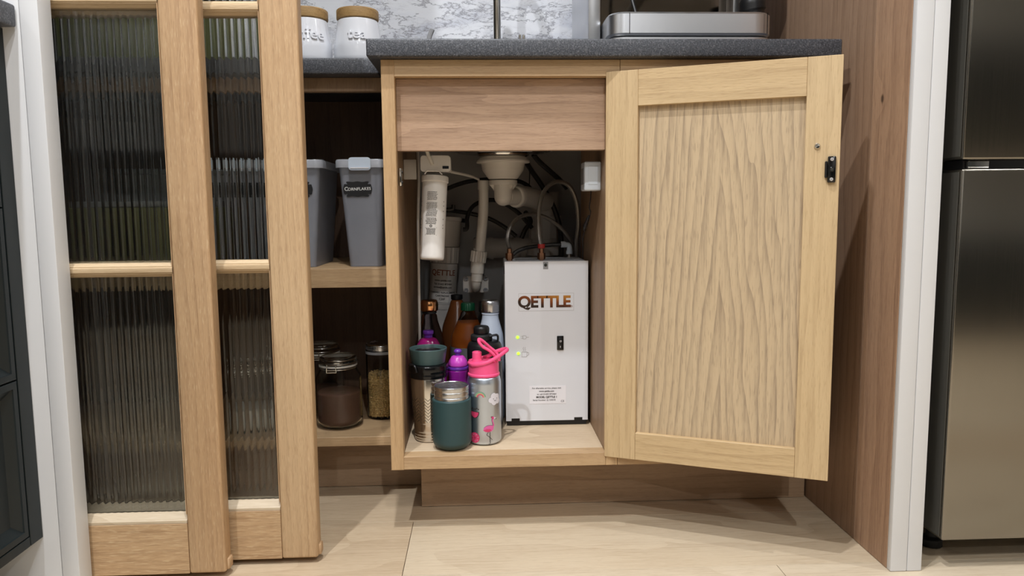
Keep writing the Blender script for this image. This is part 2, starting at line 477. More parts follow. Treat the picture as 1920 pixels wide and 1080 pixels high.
def bronze_logo():
    t = NT('bronze_logo_print'); co, x, y, z = t.coords()
    n = t.noise(co, 30, 2); 
    f = t.math('ADD', t.math('MULTIPLY', x, 4.5), t.math('MULTIPLY', z, 24.0)); f = t.math('ADD', f, t.math('MULTIPLY', n, 0.5))
    t.base(t.ramp(t.math('SUBTRACT', f, 5.55+0.6), [(0.0, srgb(50, 34, 26)), (0.3, srgb(128, 66, 28)), (0.6, srgb(186, 124, 50)), (1.0, srgb(206, 164, 70))]))
    t.set(Roughness=0.3, Metallic=0.2)
    return t.m
m_logo = bronze_logo()

def chevron():
    t = NT('etched_chevron_copper'); co, x, y, z = t.coords()
    ang = t.math('ARCTAN2', x, t.math('MULTIPLY', y, -1.0))
    tri = t.math('PINGPONG', t.math('MULTIPLY', ang, 5.0), 1.0)
    f = t.math('MULTIPLY', t.math('SUBTRACT', z, t.math('MULTIPLY', tri, 0.0065)), 2*PI/0.0062)
    ln = t.sstep(t.math('SINE', f), 0.55, 0.9)
    msk = t.math('MULTIPLY', t.sstep(z, 0.040, 0.041), t.math('SUBTRACT', 1.0, t.sstep(z, 0.087, 0.088)))
    k = t.math('MULTIPLY', ln, msk)
    t.base(t.mix(k, srgb(208, 204, 198), srgb(122, 110, 98))); t.set(Metallic=1.0)
    t.put(t.bsdf.inputs['Roughness'], t.math('MULTIPLY_ADD', k, 0.3, 0.16))
    return t.m
m_chev = chevron()

def braid(name, c1, c2, metal=0.7):
    t = NT(name); co, x, y, z = t.coords()
    n = t.noise(co, 2200, 1); n2 = t.noise(co, 60, 2)
    t.base(t.mix(t.sstep(n, 0.4, 0.6), c1, c2)); t.set(Metallic=metal, Roughness=0.38); t.bump(n, 0.3, 0.0003)
    return t.m
m_braid = braid('steel_braid', srgb(104, 98, 92), srgb(150, 144, 136))
m_braidk = braid('dark_braid', srgb(18, 17, 17), srgb(70, 66, 62), 0.4)

def led():
    t = NT('green_indicator'); t.base(srgb(170, 240, 60)); t.bsdf.inputs['Emission Color'].default_value = srgb(150, 240, 50); t.bsdf.inputs['Emission Strength'].default_value = 1.3
    return t.m
m_led = led()

# ================================================================= SETTING
FL, CE = 0.0, 2.40
RX0, RX1, RY0, RY1 = -2.3, 3.0, -3.0, 1.88
random.seed(4)
fl = thing('floor', 'pale oak plank floor running across in front of the cabinets', 'floor', (0, 0, 0), kind='structure')
b = bm_new(); box(b, RX0, RX1, RY0, RY1+0.1, -0.06, -0.014); obj('subfloor', b, m_dark, fl, smooth=False)
seamY = 1.360; row = 0; yy = seamY - 0.21*21; rows = []
while yy < RY1:
    rows.append(yy); yy += 0.21
for ri, y0 in enumerate(rows):
    k = round((y0 - 1.15)/0.21)
    off = {0: -0.134, -1: 0.482, 1: -0.75, 2: 0.35}.get(k, random.uniform(-1.2, 0.6))
    x = off - 1.9*math.ceil((off - RX0)/1.9)
    while x < RX1:
        xa, xb = max(x, RX0), min(x+1.9, RX1)
        if xb - xa > 0.02:
            b = bm_new(); ya = max(y0, RY0); yb = min(y0+0.21, RY1+0.1)
            box(b, xa+0.0005, xb-0.0005, ya+0.0004, yb-0.0004, -0.014, 0.0, 0.0003)
            obj('plank', b, plank_mats[(ri*2 + int((x+9)*1.3)) % 3], fl, smooth=False)
        x += 1.9

def wallbox(name, label, mat, *a, cat='wall'):
    b = bm_new(); box(b, *a)
    return tag(obj(name, b, mat, smooth=False), label, cat, kind='structure')
wallbox('wall_back', 'grey plaster wall behind the pipes under the sink', m_plaster, RX0, RX1, 1.88, 1.98, 0, CE)
wallbox('wall_left', 'pale painted side wall beyond the green cabinet', m_wall, RX0-0.1, RX0, RY0, 1.98, 0, CE)
wallbox('wall_right', 'pale painted wall beyond the steel fridge', m_wall, RX1, RX1+0.1, RY0, 1.98, 0, CE)
wallbox('wall_front', 'pale painted wall of the kitchen facing the cabinets', m_wall, RX0, RX1, RY0-0.1, RY0, 0, CE)
wallbox('ceiling', 'white kitchen ceiling', m_ceil, RX0-0.1, RX1+0.1, RY0-0.1, 1.98, CE, CE+0.08, cat='ceiling')

# marble splashback
b = bm_new(); box(b, -1.35, 0.652, 1.862, 1.879, 0.873, 2.1, 0.001)
tag(obj('splashback', b, m_marble, smooth=False, loc=(0, 1.87, 0.873)), 'white marble splashback with grey veins behind the jars and tap', 'splashback')

# white casings of the opening
def casing(name, label, boards, side):
    t = thing(name, label, 'door casing', (boards[0][0], 1.115, 0), kind='structure')
    for (x0, x1, y0, y1, bv) in boards:
        b = bm_new(); box(b, x0, x1, y0, y1, 0.0005, 2.2, bv, 2)
        obj('board', b, m_white, t)
    return t
casing('trim_1', 'white painted door casing with a grooved edge beside the dark green cabinet',
       [(-1.25, -0.6495, 1.1155, 1.150, 0.0008), (-0.6488, -0.623, 1.1150, 1.150, 0.0014)], -1)
casing('trim_2', 'white painted grooved post between the oak end panel and the steel fridge',
       [(0.6545, 0.6815, 1.115, 1.1270, 0.0016), (0.6821, 0.706, 1.1153, 1.60, 0.0012)], 1)
# pantry lining behind the left casing
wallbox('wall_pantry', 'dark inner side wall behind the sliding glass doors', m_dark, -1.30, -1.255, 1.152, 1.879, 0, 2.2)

# oak end panel of two boards
t = thing('end_panel', 'tall oak end panel of two upright boards between cabinet door and white post', 'panel', (0.655, 1.6, 0))
b = bm_new(); box(b, 0.655, 0.6810, 1.2325, 1.861, 0.0005, 2.2, 0.0006); 
P2 = t
# panel stands just in front of the post's side: the post starts behind it
t['category'] = 'panel'
obj('panel_board', b, m_endp, t)
b = bm_new(); box(b, 0.6545, 0.6810, 1.1275, 1.2318, 0.0005, 2.2, 0.0006)
obj('panel_board', b, m_endp2, t, label='warmer brown near board with a knot')

# ---------------------------------------------------------------- sliding doors with reeded glass
def reeded(x0, x1, z0, z1, y, pitch=0.0108, amp=0.0016, th=0.004):
    b = bm_new(); n = int(round((x1-x0)/pitch)); k = 10
    top, bot = [], []
    N = n*k
    for i in range(N+1):
        x = x0 + (x1-x0)*i/N
        yy = y - amp*abs(math.sin(PI*i/k))
        bot.append(b.verts.new((x, yy, z0))); top.append(b.verts.new((x, yy, z1)))
    B = [b.verts.new((x0, y+th, z0)), b.verts.new((x1, y+th, z0)), b.verts.new((x1, y+th, z1)), b.verts.new((x0, y+th, z1))]
    for i in range(N): b.faces.new((bot[i], bot[i+1], top[i+1], top[i]))
    b.faces.new((B[1], B[0], B[3], B[2]))
    b.faces.new((bot[0], top[0], B[3], B[0])); b.faces.new((top[-1], bot[-1], B[1], B[2]))
    b.faces.new(bot[::-1] + [B[0], B[1]]); b.faces.new(top + [B[2], B[3]])
    return b

def bar_profile(b, a0, a1, c, half, y0, y1, axis='X', bev=0.006, bead=0.0042):
    """moulded glazing bar, long axis from a0 to a1, centred on c"""
    prof = [(-half, y1), (-half, y0+0.009), (-half+bev*0.75, y0+0.0035), (-half+bev*0.8, y0+0.0028), (-bead, y0+0.0028), (-bead*0.8, y0+0.0006), (0, y0),
            (bead*0.8, y0+0.0006), (bead, y0+0.0028), (half-bev*0.8, y0+0.0028), (half-bev*0.75, y0+0.0035), (half, y0+0.009), (half, y1)]
    A, B = [], []
    for (q, y) in prof:
        if axis == 'X': A.append(b.verts.new((a0, y, c+q))); B.append(b.verts.new((a1, y, c+q)))
        else: A.append(b.verts.new((c+q, y, a0))); B.append(b.verts.new((c+q, y, a1)))
    n = len(prof)
    for i in range(n):
        j = (i+1) % n
        b.faces.new((A[i], A[j], B[j], B[i]))
    b.faces.new(A); b.faces.new(B[::-1])
    return b

def glazed_door(name, label, x0, x1, yf, ms, stile_w, mid):
    y1 = yf + 0.030
    t = thing(name, label, 'sliding door', (x0, yf, 0.008), kind='structure')
    zb, zt = 0.010, 2.10
    xl, xr = x0 + stile_w, x1 - stile_w
    for (a, c) in ((x0, xl), (xr, x1)):
        b = bm_new(); box(b, a, c, yf, y1, zb, zt, 0.0055 if False else 0.004, 3)
        obj('stile', b, ms, t)
    # bottom notch shoe at the leading edge
    b = bm_new(); box(b, x1-0.006, x1+0.004, yf+0.008, yf+0.026, zb+0.001, zb+0.020, 0.003, 2); obj('guide_shoe', b, m_stile1, t)
    b = bm_new(); box(b, xl, xr, yf+0.0005, y1-0.0005, zb, 0.094, 0.0008); obj('rail', b, m_railx, t)
    b = bm_new(); box(b, xl, xr, yf+0.0005, y1-0.0005, 2.00, zt, 0.0008); obj('rail', b, m_railx, t)
    # sloped glazing bead along the bottom rail
    def slope(b, z, s):
        P = [(yf+0.0012, z), (yf+0.0012, z+s*0.004), (yf+0.0125, z+s*0.0145), (y1-0.002, z+s*0.0145), (y1-0.002, z)]
        A = [b.verts.new((xl, p[0], p[1])) for p in P]; B = [b.verts.new((xr, p[0], p[1])) for p in P]
        for i in range(5): b.faces.new((A[i], A[(i+1) % 5], B[(i+1) % 5], B[i]))
        b.faces.new(A); b.faces.new(B[::-1])
    b = bm_new(); slope(b, 0.0945, 1); obj('glazing_bead', b, plank_mats[0], t)
    zs = [0.500, 0.902, 1.304, 1.70]
    for z in zs:
        b = bm_new(); bar_profile(b, xl, xr, z, 0.0107, yf-0.001, y1-0.002); obj('glazing_bar', b, m_bar, t)
    for (a, s) in ((xl, 1), (xr, -1)):
        b = bm_new()
        P = [(a, yf+0.0012), (a+s*0.001, yf+0.0012), (a+s*0.0045, yf+0.0125), (a+s*0.0045, y1-0.002), (a, y1-0.002)]
        A = [b.verts.new((p[0], p[1], 0.109)) for p in P]; B = [b.verts.new((p[0], p[1], 2.0)) for p in P]
        for i in range(5): b.faces.new((A[i], A[(i+1) % 5], B[(i+1) % 5], B[i]))
        b.faces.new(A); b.faces.new(B[::-1])
        obj('glazing_bead', b, m_stile1, t)
    edges = [0.109] + zs + [2.0]
    for i in range(5):
        za = edges[i] + (0.0105 if i else 0.0); zc = edges[i+1] - (0.0105 if i < 4 else 0.0)
        obj('glass_pane', reeded(xl+0.0045, xr-0.0045, za, zc, yf+0.016), m_reeded, t, ang=1.2)
    return t
m_bar = wood('oak_glazing_bar', 'X', srgb(197, 172, 137), srgb(161, 134, 99), srgb(220, 199, 167), 9, R=90, W=1, band=0.3)
glazed_door('door_1', 'front sliding oak door with reeded glass panes beside the left white casing', -0.92, -0.4165, 1.157, m_stile1, 0.0575, None)
glazed_door('door_2', 'rear sliding oak door with reeded glass panes half behind the front one', -0.80, -0.279, 1.200, m_stile2, 0.0595, None)

# ================================================================= CABINETS
YF = 1.300
# sink cabinet
sc_ = thing('sink_cabinet', 'open oak sink cabinet with its door swung wide, full of pipes and bottles', 'cabinet', (0.04, 1.55, 0.123))
b = bm_new(); box(b, -0.1655, -0.1430, YF, YF+0.021, 0.1225, 0.8425, 0.0005); obj('stile', b, m_carcz, sc_)
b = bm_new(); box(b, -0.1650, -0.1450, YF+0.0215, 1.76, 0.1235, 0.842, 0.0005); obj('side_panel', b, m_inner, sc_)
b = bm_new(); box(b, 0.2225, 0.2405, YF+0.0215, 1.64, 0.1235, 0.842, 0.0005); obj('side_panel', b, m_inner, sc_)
b = bm_new(); box(b, -0.1430, 0.2435, YF, YF+0.021, 0.8145, 0.8425, 0.0005); obj('rail', b, m_carcx, sc_)
b = bm_new(); box(b, 0.2225, 0.2435, YF+0.0003, YF+0.021, 0.1230, 0.8140, 0.0005); obj('stile', b, m_carcz, sc_)
b = bm_new(); box(b, -0.1430, 0.2222, YF+0.0003, YF+0.030, 0.1230, 0.1468, 0.0006); obj('base_rail', b, m_carcx, sc_)
b = bm_new(); box(b, -0.1445, 0.2222, YF+0.0303, 1.76, 0.1240, 0.1468, 0.0004); obj('base_panel', b, m_carcy, sc_)
b = bm_new(); box(b, -0.1430, 0.2222, 1.3215, 1.3395, 0.6910, 0.8142, 0.0006); obj('false_drawer_front', b, m_drawer, sc_, label='pinkish oak board with a knot')
# steel striker plate on the left upright
b = bm_new(); box(b, -0.1430+0.0002, -0.1375, 1.325, 1.345, 0.630, 0.662, 0.002, 2); obj('striker_plate', b, m_chrome, sc_)
for z in (0.637, 0.655):
    b = bm_new(); lathe(b, [(0, 0), (0.0025, 0), (0.0025, 0.0012), (0, 0.0018)], (-0.1374, 1.335, z), (1, 0, 0), 12); obj('screw', b, m_black, sc_)

# its door, hinged on the right edge, swung about 157 degrees open
ang = math.atan2(1.1535-1.300, 0.5637-0.2195)
L_ = math.hypot(1.1535-1.300, 0.5637-0.2195)
rot = Matrix.Rotation(ang, 4, 'Z')
dr = bpy.data.objects.new('door', None); C.objects.link(dr); dr.empty_display_size = 0.02
dr.parent = sc_; WMd = Matrix.Translation((0.2195, 1.2985, 0.1400)) @ rot
dr.matrix_parent_inverse = WM[sc_.name].inverted(); dr.matrix_basis = WMd
WM[dr.name] = WMd
HZ = 0.6815
# local: x along the door, y into depth (inner face at y=0 towards camera, body behind), z up
def dpart(name, mat, *a, bev=0.0006, **k):
    b = bm_new(); box(b, *a, bev); return obj(name, b, mat, dr, local=True, **k)
SW = 0.0555
dpart('stile', m_dframe, 0, SW, 0, 0.020, 0, HZ)
dpart('stile', m_dframe, L_-SW+0.004, L_, 0, 0.020, 0, HZ)
dpart('rail', m_dframex, SW+0.0002, L_-SW+0.0038, 0.0002, 0.020, HZ-0.060, HZ)
dpart('rail', m_dframex, SW+0.0002, L_-SW+0.0038, 0.0002, 0.020, 0, 0.049)
dpart('centre_panel', m_dpanel, SW-0.004, L_-SW+0.008, 0.0095, 0.0155, 0.045, HZ-0.056)
# magnetic catch and screw on the free edge (inner face)
lx = L_ - 0.0115
zc = 0.506
cat_ = obj('catch', box(bm_new(), lx-0.0060, lx+0.0060, -0.0055, -0.0002, zc-0.0205, zc+0.0205, 0.0015, 2), m_blackg, dr, local=True, label='black metal catch plate')
bx = bm_new()
box(bx, lx-0.0100, lx-0.0062, -0.0045, -0.0004, zc-0.013, zc+0.013, 0.001)
obj('catch_block', bx, m_black, dr, local=True)
for dz, rr, mm in ((-0.0155, 0.0028, m_greyline), (0.0, 0.0036, m_chrome), (0.0155, 0.0028, m_greyline)):
    b = bm_new(); lathe(b, [(0, 0), (rr, 0), (rr*0.8, 0.0016), (rr*0.35, 0.0016), (rr*0.3, 0.0006), (0, 0.0006)], (lx, -0.0056, zc+dz), (0, -1, 0), 16)
    obj('catch_screw', b, mm, dr, local=True)
b = bm_new(); lathe(b, [(0, 0), (0.0047, 0), (0.0047, 0.0014), (0.0034, 0.0030), (0.0012, 0.0032), (0.0008, 0.0018), (0, 0.0018)], (L_-0.0335, -0.0002, 0.543), (0, -1, 0), 20)
obj('screw', b, m_chrome, dr, local=True, label='bright cross-head screw')

# neighbouring cabinet behind the open door
nc = thing('corner_cabinet', 'closed oak cabinet mostly hidden behind the open door', 'cabinet', (0.45, 1.55, 0.123))
b = bm_new(); box(b, 0.2442, 0.6050, YF, YF+0.021, 0.8145, 0.8425, 0.0005); obj('rail', b, m_carcx, nc)
b = bm_new(); box(b, 0.2442, 0.6050, YF, YF+0.021, 0.1230, 0.1468, 0.0005); obj('base_rail', b, m_carcx, nc)
for (a, c) in ((0.2442, 0.2640), (0.5850, 0.6050)):
    b = bm_new(); box(b, a, c, YF, YF+0.021, 0.1470, 0.8143, 0.0005); obj('stile', b, m_carcz, nc)
b = bm_new(); box(b, 0.2655, 0.5835, YF, YF+0.020, 0.1485, 0.8130, 0.0006); obj('door', b, m_dframe, nc)
b = bm_new(); box(b, 0.2450, 0.6050, YF+0.0215, 1.76, 0.1232, 0.8420, 0.0005); obj('carcass', b, m_inner, nc)

# plinths
b = bm_new(); box(b, -0.1235, 0.6505, 1.427, 1.445, 0.001, 0.1225, 0.0005)
tag(obj('plinth', b, m_plinth, loc=(0.1, 1.427, 0)), 'oak plinth under the sink cabinet with a small knot', 'plinth')
b = bm_new(); box(b, -1.20, -0.1245, 1.546, 1.562, 0.001, 0.1175, 0.0005)
tag(obj('plinth', b, m_plinth, loc=(-0.6, 1.546, 0)), 'oak plinth under the shelf cabinet, set back in shadow', 'plinth')

# shelf cabinet on the left
lc = thing('shelf_cabinet', 'open oak shelf cabinet holding tubs and jars behind the glass doors', 'cabinet', (-0.6, 1.6, 0.118))
YL = 1.455
XL0, XL1 = -1.20, -0.1665
b = bm_new(); box(b, XL0+0.019, XL1-0.0182, 1.478, 1.496, 0.8170, 0.8430, 0.0005); obj('rail', b, m_inner, lc)  # darker oak puts the worktop's shade into the rail's colour
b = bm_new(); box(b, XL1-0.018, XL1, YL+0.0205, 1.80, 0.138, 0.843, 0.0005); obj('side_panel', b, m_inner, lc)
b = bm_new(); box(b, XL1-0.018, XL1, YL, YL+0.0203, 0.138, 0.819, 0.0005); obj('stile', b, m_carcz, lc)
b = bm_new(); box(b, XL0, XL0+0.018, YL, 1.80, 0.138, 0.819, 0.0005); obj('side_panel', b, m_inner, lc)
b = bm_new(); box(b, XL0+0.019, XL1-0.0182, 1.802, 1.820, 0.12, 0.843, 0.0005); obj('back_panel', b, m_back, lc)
b = bm_new(); box(b, XL0+0.019, XL1-0.0182, YL+0.002, 1.801, 0.4378, 0.4755, 0.0008); obj('shelf', b, m_carcx, lc)
b = bm_new(); box(b, XL0, XL1, YL, 1.801, 0.1187, 0.1376, 0.0008); obj('base_panel', b, m_carcx, lc)

# worktops
def worktop(name, label, x0, x1, y0, y1, z0, z1):
    b = bm_new(); box(b, x0, x1, y0, y1, z0, z1, 0.0032, 3)
    return tag(obj(name, b, m_granite, loc=((x0+x1)/2, y0, z0)), label, 'worktop')
worktop('worktop', 'dark grey granite worktop over the sink cabinet', -0.1865, 0.6230, 1.279, 1.861, 0.8432, 0.8730)
worktop('worktop', 'lower dark granite worktop under the white storage jars', -1.24, -0.1872, 1.440, 1.861, 0.8434, 0.8732)

# green cabinet on the far left
gx = -0.673
gc = thing('green_cabinet', 'dark green painted drawer cabinet at the far left edge', 'cabinet', (-0.95, 0.55, 0.0))
b = bm_new(); box(b, gx-0.56, gx-0.018, 0.02, 1.1145, 0.097, 0.850, 0.0005); obj('carcass', b, m_green, gc)
def gbox(name, mat, y0, y1, z0, z1, d0=0.0, d1=0.018, bev=0.0006, par=gc):
    b = bm_new(); box(b, gx-d1, gx-d0, y0, y1, z0, z1, bev); return obj(name, b, mat, par)
ZB, ZG0, ZG1 = 0.113, 0.3485, 0.5965
YG = 1.0830
gbox('stile', m_green, YG+0.0015, 1.1145, 0.097, 0.850)
gbox('rail', m_green, 0.02, YG, 0.097, ZB-0.0015)
def recessed(y0, y1, z0, z1):
    b = bm_new()
    R0 = [(y0, z0), (y1, z0), (y1, z1), (y0, z1)]
    def ring(ins, d): return [b.verts.new((gx-d, y + (ins if i in (0, 3) else -ins), z + (ins if i < 2 else -ins))) for i, (y, z) in enumerate(R0)]
    rs = [ring(0, 0.018), ring(0, 0.0008), ring(0.0015, 0.0), ring(0.010, 0.0), ring(0.0105, 0.002), ring(0.0245, 0.0105)]
    for A, B in zip(rs, rs[1:]):
        for i in range(4):
            j = (i+1) % 4; b.faces.new((A[i], A[j], B[j], B[i]))
    b.faces.new(rs[0][::-1]); b.faces.new(rs[-1])
    return obj('drawer_front', b, m_green, gc, ang=0.2)
for (za, zb_) in ((ZB, ZG0-0.001), (ZG0+0.0015, ZG1-0.001), (ZG1+0.0015, 0.838)):
    recessed(0.50, YG-0.001, za, zb_)
b = bm_new(); box(b, gx-0.56, gx-0.075, 0.04, 1.114, 0.001, 0.0965); obj('toe_kick', b, m_dark, gc)
worktop('worktop', 'grey stone worktop end over the dark green cabinet, top left corner', -1.25, -0.6525, 0.0, 1.1135, 0.8505, 0.8815)

# ================================================================= FRIDGE
fr = thing('fridge', 'tall brushed stainless steel fridge freezer with two doors at the right edge', 'fridge', (1.05, 1.5, 0.0))
FX0, FX1, FY = 0.737, 1.34, 1.115
b = bm_new(); box(b, FX0+0.002, FX1-0.002, FY+0.06, 1.80, 0.045, 1.85, 0.004, 2); obj('body', b, m_fridge_side, fr)
def fdoor(z0, z1):
    b = bm_new(); box(b, FX0, FX1, FY, FY+0.052, z0, z1, 0.0035, 3)
    d = obj('door', b, m_fridge, fr)
    b = bm_new(); box(b, FX0-0.0012, FX0-0.0002, FY+0.006, FY+0.051, z0+0.005, z1-0.005, 0.0003); obj('side_strip', b, m_fridge_side, d)
    return d
fdoor(0.050, 0.6440); fdoor(0.6575, 1.85)
b = bm_new(); box(b, FX0+0.008, FX1-0.008, FY+0.012, FY+0.0600, 0.6440, 0.6575, 0.0); obj('gap_seal', b, m_blackg, fr)
b = bm_new(); box(b, FX0+0.012, FX0+0.045, FY+0.004, FY+0.0118, 0.6455, 0.6560, 0.001); obj('hinge', b, m_chrome, fr)
for (x, y) in ((FX0+0.04, FY+0.09), (FX1-0.04, FY+0.09), (FX0+0.04, 1.74), (FX1-0.04, 1.74)):
    b = bm_new(); lathe(b, rnd([(0, 0.0005), (0.018, 0.0005), (0.018, 0.014), (0.009, 0.018), (0.009, 0.0455), (0, 0.0455)], 0.002), (x, y, 0), seg=16); obj('foot', b, m_rubber, fr)

# kitchen island across the room (it is what the fridge and kettle steel reflect)
ki = thing('kitchen_island', 'dark green kitchen island with stone top across the room, seen in the steel reflections', 'kitchen island', (1.0, -2.0, 0.0))
b = bm_new(); box(b, -0.9, 2.7, -2.35, -1.65, 0.09, 0.86, 0.002); obj('carcass', b, m_green, ki)
for i in range(6):
    b = bm_new(); box(b, -0.89+i*0.6, -0.31+i*0.6, -1.648, -1.628, 0.11, 0.84, 0.002); obj('door', b, m_green, ki)
b = bm_new(); box(b, -0.85, 2.65, -2.3, -1.72, 0.001, 0.089); obj('toe_kick', b, m_dark, ki)
b = bm_new(); box(b, -0.94, 2.74, -2.40, -1.60, 0.8605, 0.8905, 0.003, 2); obj('top', b, m_granite, ki)

# ================================================================= WORKTOP THINGS
def storage_jar(word, label, cx, cy, off):
    z = 0.8736
    t = thing('storage_jar', label, 'jar', (cx, cy, z), group='white storage jars on the lower worktop')
    pr = rnd([(0, 0), (0.040, 0), (0.0485, 0.012), (0.0485, 0.040), (0.0405, 0.088), (0.0395, 0.0915), (0.036, 0.0915), (0.036, 0.080), (0, 0.080)], 0.006)
    b = bm_new(); lathe(b, pr, (cx, cy, z), seg=56); obj('body', b, m_ceramic, t)
    b = bm_new(); lathe(b, rnd([(0, 0.0918), (0.0418, 0.0918), (0.0418, 0.1125), (0, 0.1125)], 0.004), (cx, cy, z), seg=56); obj('lid', b, m_bamboo, t)
    # raised word follows the tapering side
    def f(a, v, c):
        zz = 0.058 + v
        r = 0.0490 - max(0, (zz-0.040))*0.1640
        ph = off + a/0.047
        R_ = r + c + 0.0008
        return Vector((cx + R_*math.sin(ph), cy - R_*math.cos(ph), z+zz))
    b = bm_new(); text_b(b, word, 0.029, f, bold=0.0004, ext=0.0016, space=1.02, seg=4, cut=0.004); obj('raised_lettering', b, m_ceramic, t, ang=0.9)
    return t
storage_jar('coffee', 'white ceramic jar with wooden lid and raised coffee lettering, half behind the glass door', -0.3415, 1.550, 0.15)
storage_jar('tea', 'white ceramic jar with wooden lid and raised tea lettering, right of the coffee jar', -0.2405, 1.550, 0.10)
t = storage_jar('sugar', 'white ceramic jar seen only through the reeded glass, left of the coffee jar', -0.4425, 1.552, 0.1)

# tap
tp = thing('tap', 'tall chrome tap standing behind the sink worktop edge', 'tap', (0.047, 1.72, 0.873))
b = bm_new(); lathe(b, rnd([(0, 0.0005), (0.0185, 0.0005), (0.0185, 0.072), (0.0095, 0.077), (0, 0.077)], 0.002), (0.043, 1.70, 0.873), seg=28); obj('base', b, m_chrome, tp)
b = bm_new(); tube(b, [(0.043, 1.70, 0.884), (0.043, 1.70, 1.0), (0.043, 1.70, 1.15), (0.043, 1.685, 1.215), (0.043, 1.63, 1.25), (0.043, 1.56, 1.235), (0.043, 1.54, 1.19)], 0.0085, 16); obj('spout', b, m_chrome, tp)
b = bm_new(); tube(b, [(0.052, 1.70, 1.12), (0.080, 1.70, 1.13), (0.11, 1.70, 1.15)], 0.0045, 10); obj('lever', b, m_chrome, tp)
# pop-up waste pins and plug lifter behind the sink
t = thing('tap_lever', 'pair of small chrome pins rising behind the worktop between tap and coffee machine', 'tap lever', (0.093, 1.62, 0.873))
for dx in (-0.0035, 0.0045):
    b = bm_new(); lathe(b, rnd([(0, 0.0003), (0.003, 0.0003), (0.003, 0.082), (0, 0.084)], 0.0012), (0.093+dx, 1.62, 0.873), seg=12); obj('pin', b, m_chrome, t)
b = bm_new(); tube(b, [(-0.104, 1.60, 0.8745), (-0.106, 1.60, 0.910), (-0.102, 1.60, 0.942), (-0.0945, 1.60, 0.962)], 0.004, 8, flat=((1, 0, 0), 0.005, 0.003))
tag(obj('brush_handle', b, m_greylabel, loc=(-0.104, 1.60, 0.8745)), 'dark grey handle tip poking up behind the worktop right of the tea jar', 'brush')

# sink bowl hanging under the worktop
t = thing('sink_bowl', 'stainless steel sink bowl underside above the white trap', 'sink', (0.05, 1.58, 0.72))
b = bm_new(); 
lathe(b, rnd([(0.0, 0), (0.10, 0), (0.135, 0.025), (0.145, 0.125), (0.142, 0.125), (0.13, 0.028), (0.098, 0.004), (0, 0.004)], 0.012), (0.05, 1.60, 0.7062), seg=48)
obj('bowl', b, m_steelc, t)
b = bm_new(); lathe(b, rnd([(0, -0.0065), (0.054, -0.0065), (0.056, -0.002), (0.052, -0.0005), (0, -0.0005)], 0.001), (0.05, 1.60, 0.7062), seg=40); obj('waste_flange', b, m_chrome, t)

b = bm_new(); box(b, 0.000, 0.108, 1.512, 1.541, 0.7050, 0.7057); obj('rating_sticker', b, m_label, t)

# coffee machine
cm = thing('coffee_machine', 'stainless steel espresso machine on the right of the granite worktop', 'coffee machine', (0.4, 1.6, 0.873))
X0, X1 = 0.2455, 0.5585
def rb(name, mat, x0, x1, y0, y1, z0, z1, rad=0.012, par=cm, top=0.002, **k):
    b = bm_new(); poly = rrect(x1-x0, y1-y0, rad, 6, (x0+x1)/2, (y0+y1)/2)
    A = []; lev = [(0.0, top), (top, 0.0), (z1-z0-top, 0.0), (z1-z0, top)]
    cx, cy = (x0+x1)/2, (y0+y1)/2
    for (h, ins) in lev:
        A.append([b.verts.new((cx + (px-cx)*(1-2*ins/(x1-x0)), cy + (py-cy)*(1-2*ins/(y1-y0)), z0+h)) for px, py in poly])
    n = len(poly)
    for P, Q in zip(A, A[1:]):
        for i in range(n): b.faces.new((P[i], P[(i+1) % n], Q[(i+1) % n], Q[i]))
    b.faces.new(A[0][::-1]); b.faces.new(A[-1])
    return obj(name, b, mat, par, **k)
for (x, y) in ((X0+0.04, 1.45), (X1-0.04, 1.45), (X0+0.04, 1.72), (X1-0.04, 1.72)):
    b = bm_new(); lathe(b, rnd([(0, 0.0003), (0.014, 0.0003), (0.014, 0.0125), (0, 0.0125)], 0.001), (x, y, 0.873), seg=18); obj('foot', b, m_rubber, cm)
rb('base', m_blackg, X0+0.002, X1-0.002, 1.425, 1.76, 0.8858, 0.9005, 0.025)
rb('base_trim', m_steel, X0, X1, 1.421, 1.60, 0.9008, 0.9085, 0.03)
rb('drip_tray', m_steel, X0, X1, 1.418, 1.60, 0.9100, 0.9530, 0.030, top=0.004)
for x in (X0+0.038, X1-0.014):
    b = bm_new(); box(b, x-0.0006, x+0.0006, 1.4172, 1.4182, 0.9125, 0.9505); obj('tray_seam', b, m_blackg, cm)
b = bm_new()
for i in range(22):
    x = X0+0.03+i*0.0118; box(b, x, x+0.006, 1.44, 1.575, 0.9532, 0.9545)
obj('tray_grate', b, m_chrome, cm, kind='stuff')
rb('body', m_steel, X0-0.002, X1, 1.602, 1.775, 0.9008, 1.25, 0.016)
b = bm_new(); box(b, X0+0.012, X1-0.012, 1.5975, 1.6015, 0.958, 1.10, 0.001); obj('back_plate', b, m_mirror, cm, label='mirror polished back plate')
for (a, c) in ((X0-0.028, X0-0.003), (X1-0.036, X1-0.012)):
    b = bm_new(); box(b, a, c, 1.50 if a < 0.3 else 1.55, 1.76 if a < 0.3 else 1.597, 0.8745 if a < 0.3 else 0.958, 1.24, 0.004, 2); obj('side_column', b, m_steel, cm)
rb('head', m_steel, X0, X1, 1.470, 1.6015, 1.10, 1.25, 0.016)
b = bm_new(); lathe(b, rnd([(0, 0), (0.032, 0), (0.036, 0.012), (0.036, 0.030), (0, 0.030)], 0.003), (X0+0.12, 1.53, 1.069), seg=32); obj('group_head', b, m_chrome, cm)
b = bm_new(); lathe(b, rnd([(0, 0), (0.012, 0.0), (0.028, 0.010), (0.031, 0.026), (0, 0.026)], 0.003), (X0+0.12, 1.53, 1.042), seg=32); pf = obj('portafilter', b, m_chrome, cm)
b = bm_new(); tube(b, [(X0+0.12, 1.50, 1.058), (X0+0.12, 1.44, 1.055), (X0+0.12, 1.37, 1.048)], 0.011, 12); obj('handle', b, m_black, pf)
